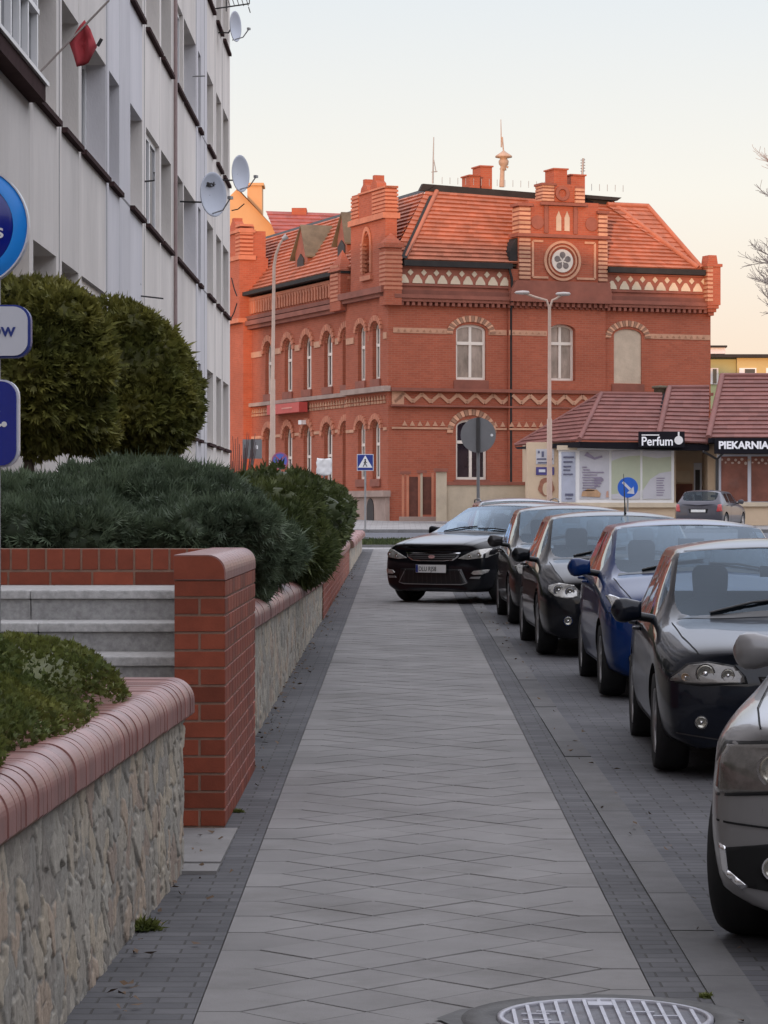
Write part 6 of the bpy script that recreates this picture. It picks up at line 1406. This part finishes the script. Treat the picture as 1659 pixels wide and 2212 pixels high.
# --- black saloon across the pavement
pb=paint('black_paint',(.006,.0065,.009)); pn=paint('deep_navy_paint',(.006,.008,.014)); pbl=paint('royal_blue_paint',(.001,.020,.10)); psil=paint('silver_beige_paint',(.235,.23,.23),.4,.35); pgr=paint('dark_grey_paint',(.030,.028,.030),.2); psil2=paint('grey_blue_paint',(.10,.098,.115),.4); pdk=paint('grey_silver_paint',(.16,.17,.20),.4)
def place(cx,yf,a): return (cx,yf,gz(yf))
S=dict(L=4.78,W=1.86,H=1.46,hf=.80,hc=.99,yc=1.15,yr=2.05,wb=2.85,yre=3.75,yb=4.35,zb=1.10,wr=.325,nose=.26,nobg=1)
T,patch,strip,hit=car('black_saloon_car','black saloon car parked across the pavement with pale number plate','car' and place(.36,40.9,0),R(35),S,pb)
hl_=patch('headlight',[(.44,.650),(.58,.715),(.70,.765),(.84,.795),(.905,.785),(.895,.715),(.86,.665),(.60,.635)],m_lens,.012,n=10)
bowl(T,None,hit,.63,.675,.032,mat=m_lamp,ring=False); bowl(T,None,hit,.77,.70,.040,ring=False)
patch('grille_surround',[(-.47,.735),(.47,.735),(.44,.67),(.36,.62),(.2,.605),(-.2,.605),(-.36,.62),(-.44,.67)],m_chrome,.006,mir=False); patch('grille',[(-.435,.722),(.435,.722),(.41,.67),(.34,.632),(.19,.618),(-.19,.618),(-.34,.632),(-.41,.67)],m_trim,.011,mir=False)
h=hit((0,-2,.672),(0,1,0))[0]; b=MB(); b.disc((0,.672),.055,h.y-.022,h.y,20,sz=.5); b.build('badge',m_chrome,T)
for k in range(3): strip('grille_bars',[(-.40,.70-.025*k),(0,.70-.025*k),(.40,.70-.025*k)],.006,'front',m_gmetal,.013,False)
patch('lower_intake',[(-.55,.50),(.50,.50),(.60,.30),(.50,.275),(-.50,.275),(-.60,.30)],m_trim,.005,mir=False)
for k in range(13): x=-.48+.08*k; strip('intake_bars',[(x*.98,.48),(x*1.04,.29)],.012,'front',m_dmetal,.010,False,sub=2)
strip('intake_trim',[(.46,.49),(.585,.30),(.5,.28),(0,.277),(-.5,.28),(-.585,.30),(-.46,.49)],.012,'front',m_gmetal,.008,False)
patch('fog_light',[(.66,.44),(.70,.475),(.88,.495),(.87,.455),(.82,.425),(.70,.42)],m_lens,.010); patch('bumper_trim',[(.63,.365),(.66,.39),(.80,.395),(.78,.36)],m_gmetal,.006)
plate(T,hit,.50,txt='DLU RJ58')
strip('hood_crease',[(.50,.08),(.55,.4),(.66,.95)],.012,'top',pb,.004)
# --- silver car cut by the right edge
S=dict(L=4.55,W=1.78,H=1.44,hf=.80,hc=.95,yc=1.15,yr=2.0,wb=2.6,wr=.325,nose=.30,ax=(.90,3.5),steer=R(-5),spokes=5,nobg=1,ym=1.86,zm=1.05,mx=-.10)
T,patch,strip,hit=car('silver_car','silver beige car with fog light in a black intake cut by the right edge','x' and (1.87,9.95,gz(9.95)),R(15),S,psil)
patch('headlight_surround',[(.44,.775),(.60,.795),(.80,.785),(.845,.70),(.86,.61),(.83,.585),(.60,.60),(.46,.625)],m_trim,.006,n=10); patch('headlight',[(.455,.765),(.60,.783),(.79,.772),(.83,.70),(.845,.615),(.825,.597),(.60,.613),(.475,.635)],m_lensd,.012,n=10)
bowl(T,None,hit,.60,.69,.058,ring=True); bowl(T,None,hit,.475,.69,.050,ring=False)
patch('grille',[(-.33,.72),(.33,.72),(.27,.33),(-.27,.33)],m_trim,.006,mir=False); strip('grille_frame',[(-.34,.73),(.34,.73),(.28,.32),(-.28,.32),(-.34,.73)],.025,'front',m_chrome,.01,False)
patch('air_intake',[(.40,.43),(.60,.425),(.795,.40),(.78,.31),(.70,.26),(.50,.235),(.40,.24)],m_gap,.006,n=9); patch('intake_edge',[(.785,.405),(.815,.415),(.80,.31),(.72,.25),(.70,.265),(.775,.32)],m_chrome,.009)
bowl(T,None,hit,.60,.335,.040)
strip('bumper_gap',[(.86,.50),(.5,.47),(0,.47)],.008,'front',m_gap,.006)
# --- navy hatch second from the right
S=dict(L=4.2,W=1.70,H=1.385,hf=.70,hc=.895,yc=1.05,yr=1.80,wb=2.46,wr=.30,nose=.20,ax=(.84,3.30),rf=.76,aerial=(.05,1.95))
T,patch,strip,hit=car('navy_hatchback','glossy dark navy car with clear almond headlights behind the silver car','x' and (2.35,16.45,gz(16.45)),R(1.5),S,pn,)
patch('headlight_surround',[(.33,.560),(.34,.60),(.40,.665),(.56,.690),(.68,.675),(.785,.59),(.79,.565),(.6,.545)],m_trim,.005,n=10); patch('headlight',[(.345,.567),(.355,.60),(.405,.655),(.56,.680),(.67,.666),(.77,.59),(.775,.575),(.6,.556)],m_lensd,.011,n=10)
bowl(T,None,hit,.575,.617,.052); bowl(T,None,hit,.445,.607,.036); bowl(T,None,hit,.69,.597,.024,ring=False,mat=m_amber)
patch('grille',[(-.27,.60),(.27,.60),(.22,.47),(-.22,.47)],m_trim,.006,mir=False)
for k in range(5): strip('grille_bars',[(-.25,.585-.025*k),(.25,.585-.025*k)],.007,'front',m_dmetal,.010,False)
patch('lower_intake',[(-.42,.38),(.42,.38),(.38,.25),(-.38,.25)],m_gap,.005,mir=False); bowl(T,None,hit,.60,.335,.034); strip('bumper_line',[(.80,.28),(.5,.235),(0,.23)],.008,'front',m_dmetal,.004)
plate(T,hit,.42)
# --- royal blue hatch
S=dict(L=3.78,W=1.70,H=1.44,hf=.76,hc=.99,yc=.90,yr=1.75,wb=2.46,wr=.295,nose=.20,ax=(.78,3.24),rf=.76,yre=3.35,yb=3.62)
T,patch,strip,hit=car('blue_hatchback','bright royal blue hatchback in the middle of the parked row','x' and (2.47,22.6,gz(22.6)),R(0),S,pbl)
patch('headlight',[(.44,.63),(.48,.69),(.60,.77),(.76,.83),(.795,.82),(.76,.73),(.66,.65),(.52,.62)],m_lens,.010,n=10); bowl(T,None,hit,.54,.675,.036); bowl(T,None,hit,.66,.73,.042); bowl(T,None,hit,.60,.33,.040)
patch('grille',[(-.34,.66),(.34,.66),(.30,.60),(-.30,.60)],m_trim,.006,mir=False); patch('lower_intake',[(-.40,.48),(.40,.48),(.48,.27),(-.48,.27)],m_gap,.005,mir=False); plate(T,hit,.53)
b=MB(); b.box(-.62,-.50,1.0,1.004,1.055,1.085); 
# --- black hatch with twin round lamps
S=dict(L=4.34,W=1.80,H=1.455,hf=.70,hc=.955,yc=1.0,yr=1.85,wb=2.64,wr=.315,nose=.24,ax=(.90,3.54),aerial=(.12,2.0),rf=.76)
T,patch,strip,hit=car('black_hatchback','black hatchback with twin lamp headlights and short roof aerial','x' and (2.30,28.2,gz(28.2)),R(-1),S,pb)
patch('headlight',[(.52,.60),(.51,.66),(.56,.715),(.70,.735),(.80,.71),(.81,.66),(.74,.60),(.62,.58)],m_lens,.010,n=10); bowl(T,None,hit,.60,.645,.042); bowl(T,None,hit,.71,.665,.045); bowl(T,None,hit,.62,.36,.042)
patch('grille',[(-.30,.68),(.30,.68),(.27,.62),(-.27,.62)],m_trim,.006,mir=False); patch('lower_intake',[(-.5,.48),(.5,.48),(.44,.26),(-.44,.26)],m_gap,.005,mir=False); plate(T,hit,.50)
# --- dark grey car
S=dict(L=4.2,W=1.74,H=1.47,hf=.72,hc=.97,yc=1.0,yr=1.85,wb=2.5,wr=.30,nose=.22,ax=(.84,3.34),rf=.77)
T,patch,strip,hit=car('grey_hatchback','dark grey car mostly hidden between the black hatchback and the black saloon','x' and (2.22,34.6,gz(34.6)),R(-1),S,pgr,)
patch('headlight',[(.50,.60),(.52,.68),(.72,.75),(.80,.72),(.76,.63),(.6,.58)],m_lens,.010,n=8); bowl(T,None,hit,.64,.66,.045); patch('lower_intake',[(-.5,.48),(.5,.48),(.44,.26),(-.44,.26)],m_gap,.005,mir=False)
# --- estate behind the saloon
S=dict(L=4.6,W=1.78,H=1.50,hf=.75,hc=.98,yc=1.1,yr=1.95,wb=2.65,wr=.32,nose=.22,ax=(.9,3.55),rf=.78,rails=1,est=1,yre=4.1,yb=4.42)
T,patch,strip,hit=car('dark_estate_car','dark estate car with roof rails seen only by its roof behind the black saloon','x' and (2.12,46.2,gz(46.2)),R(-2),S,pdk)
# --- far silver hatch driving away, rear towards us
S=dict(L=3.95,W=1.68,H=1.36,hf=.72,hc=.92,yc=1.0,yr=1.75,wb=2.45,wr=.29,nose=.2,ax=(.8,3.25),rf=.76,yre=3.45,yb=3.78,nogroup=1)
T,patch,strip,hit=car('silver_hatchback','small silver grey hatchback by the kiosk with its rear towards us','x' and (PX(1500,96.4)+1.4,96.0+3.6,gz(98)+.02),R(180+20),S,psil2)
patch('tail_light',[(.62,.62),(.66,.86),(.77,.88),(.80,.64)],m_redl,.010,side='rear'); patch('plate_recess',[(-.34,.72),(.34,.72),(.30,.58),(-.30,.58)],m_trim,.006,side='rear',mir=False); patch('number_plate',[(-.25,.69),(.25,.69),(.25,.60),(-.25,.60)],m_plate,.012,side='rear',mir=False)
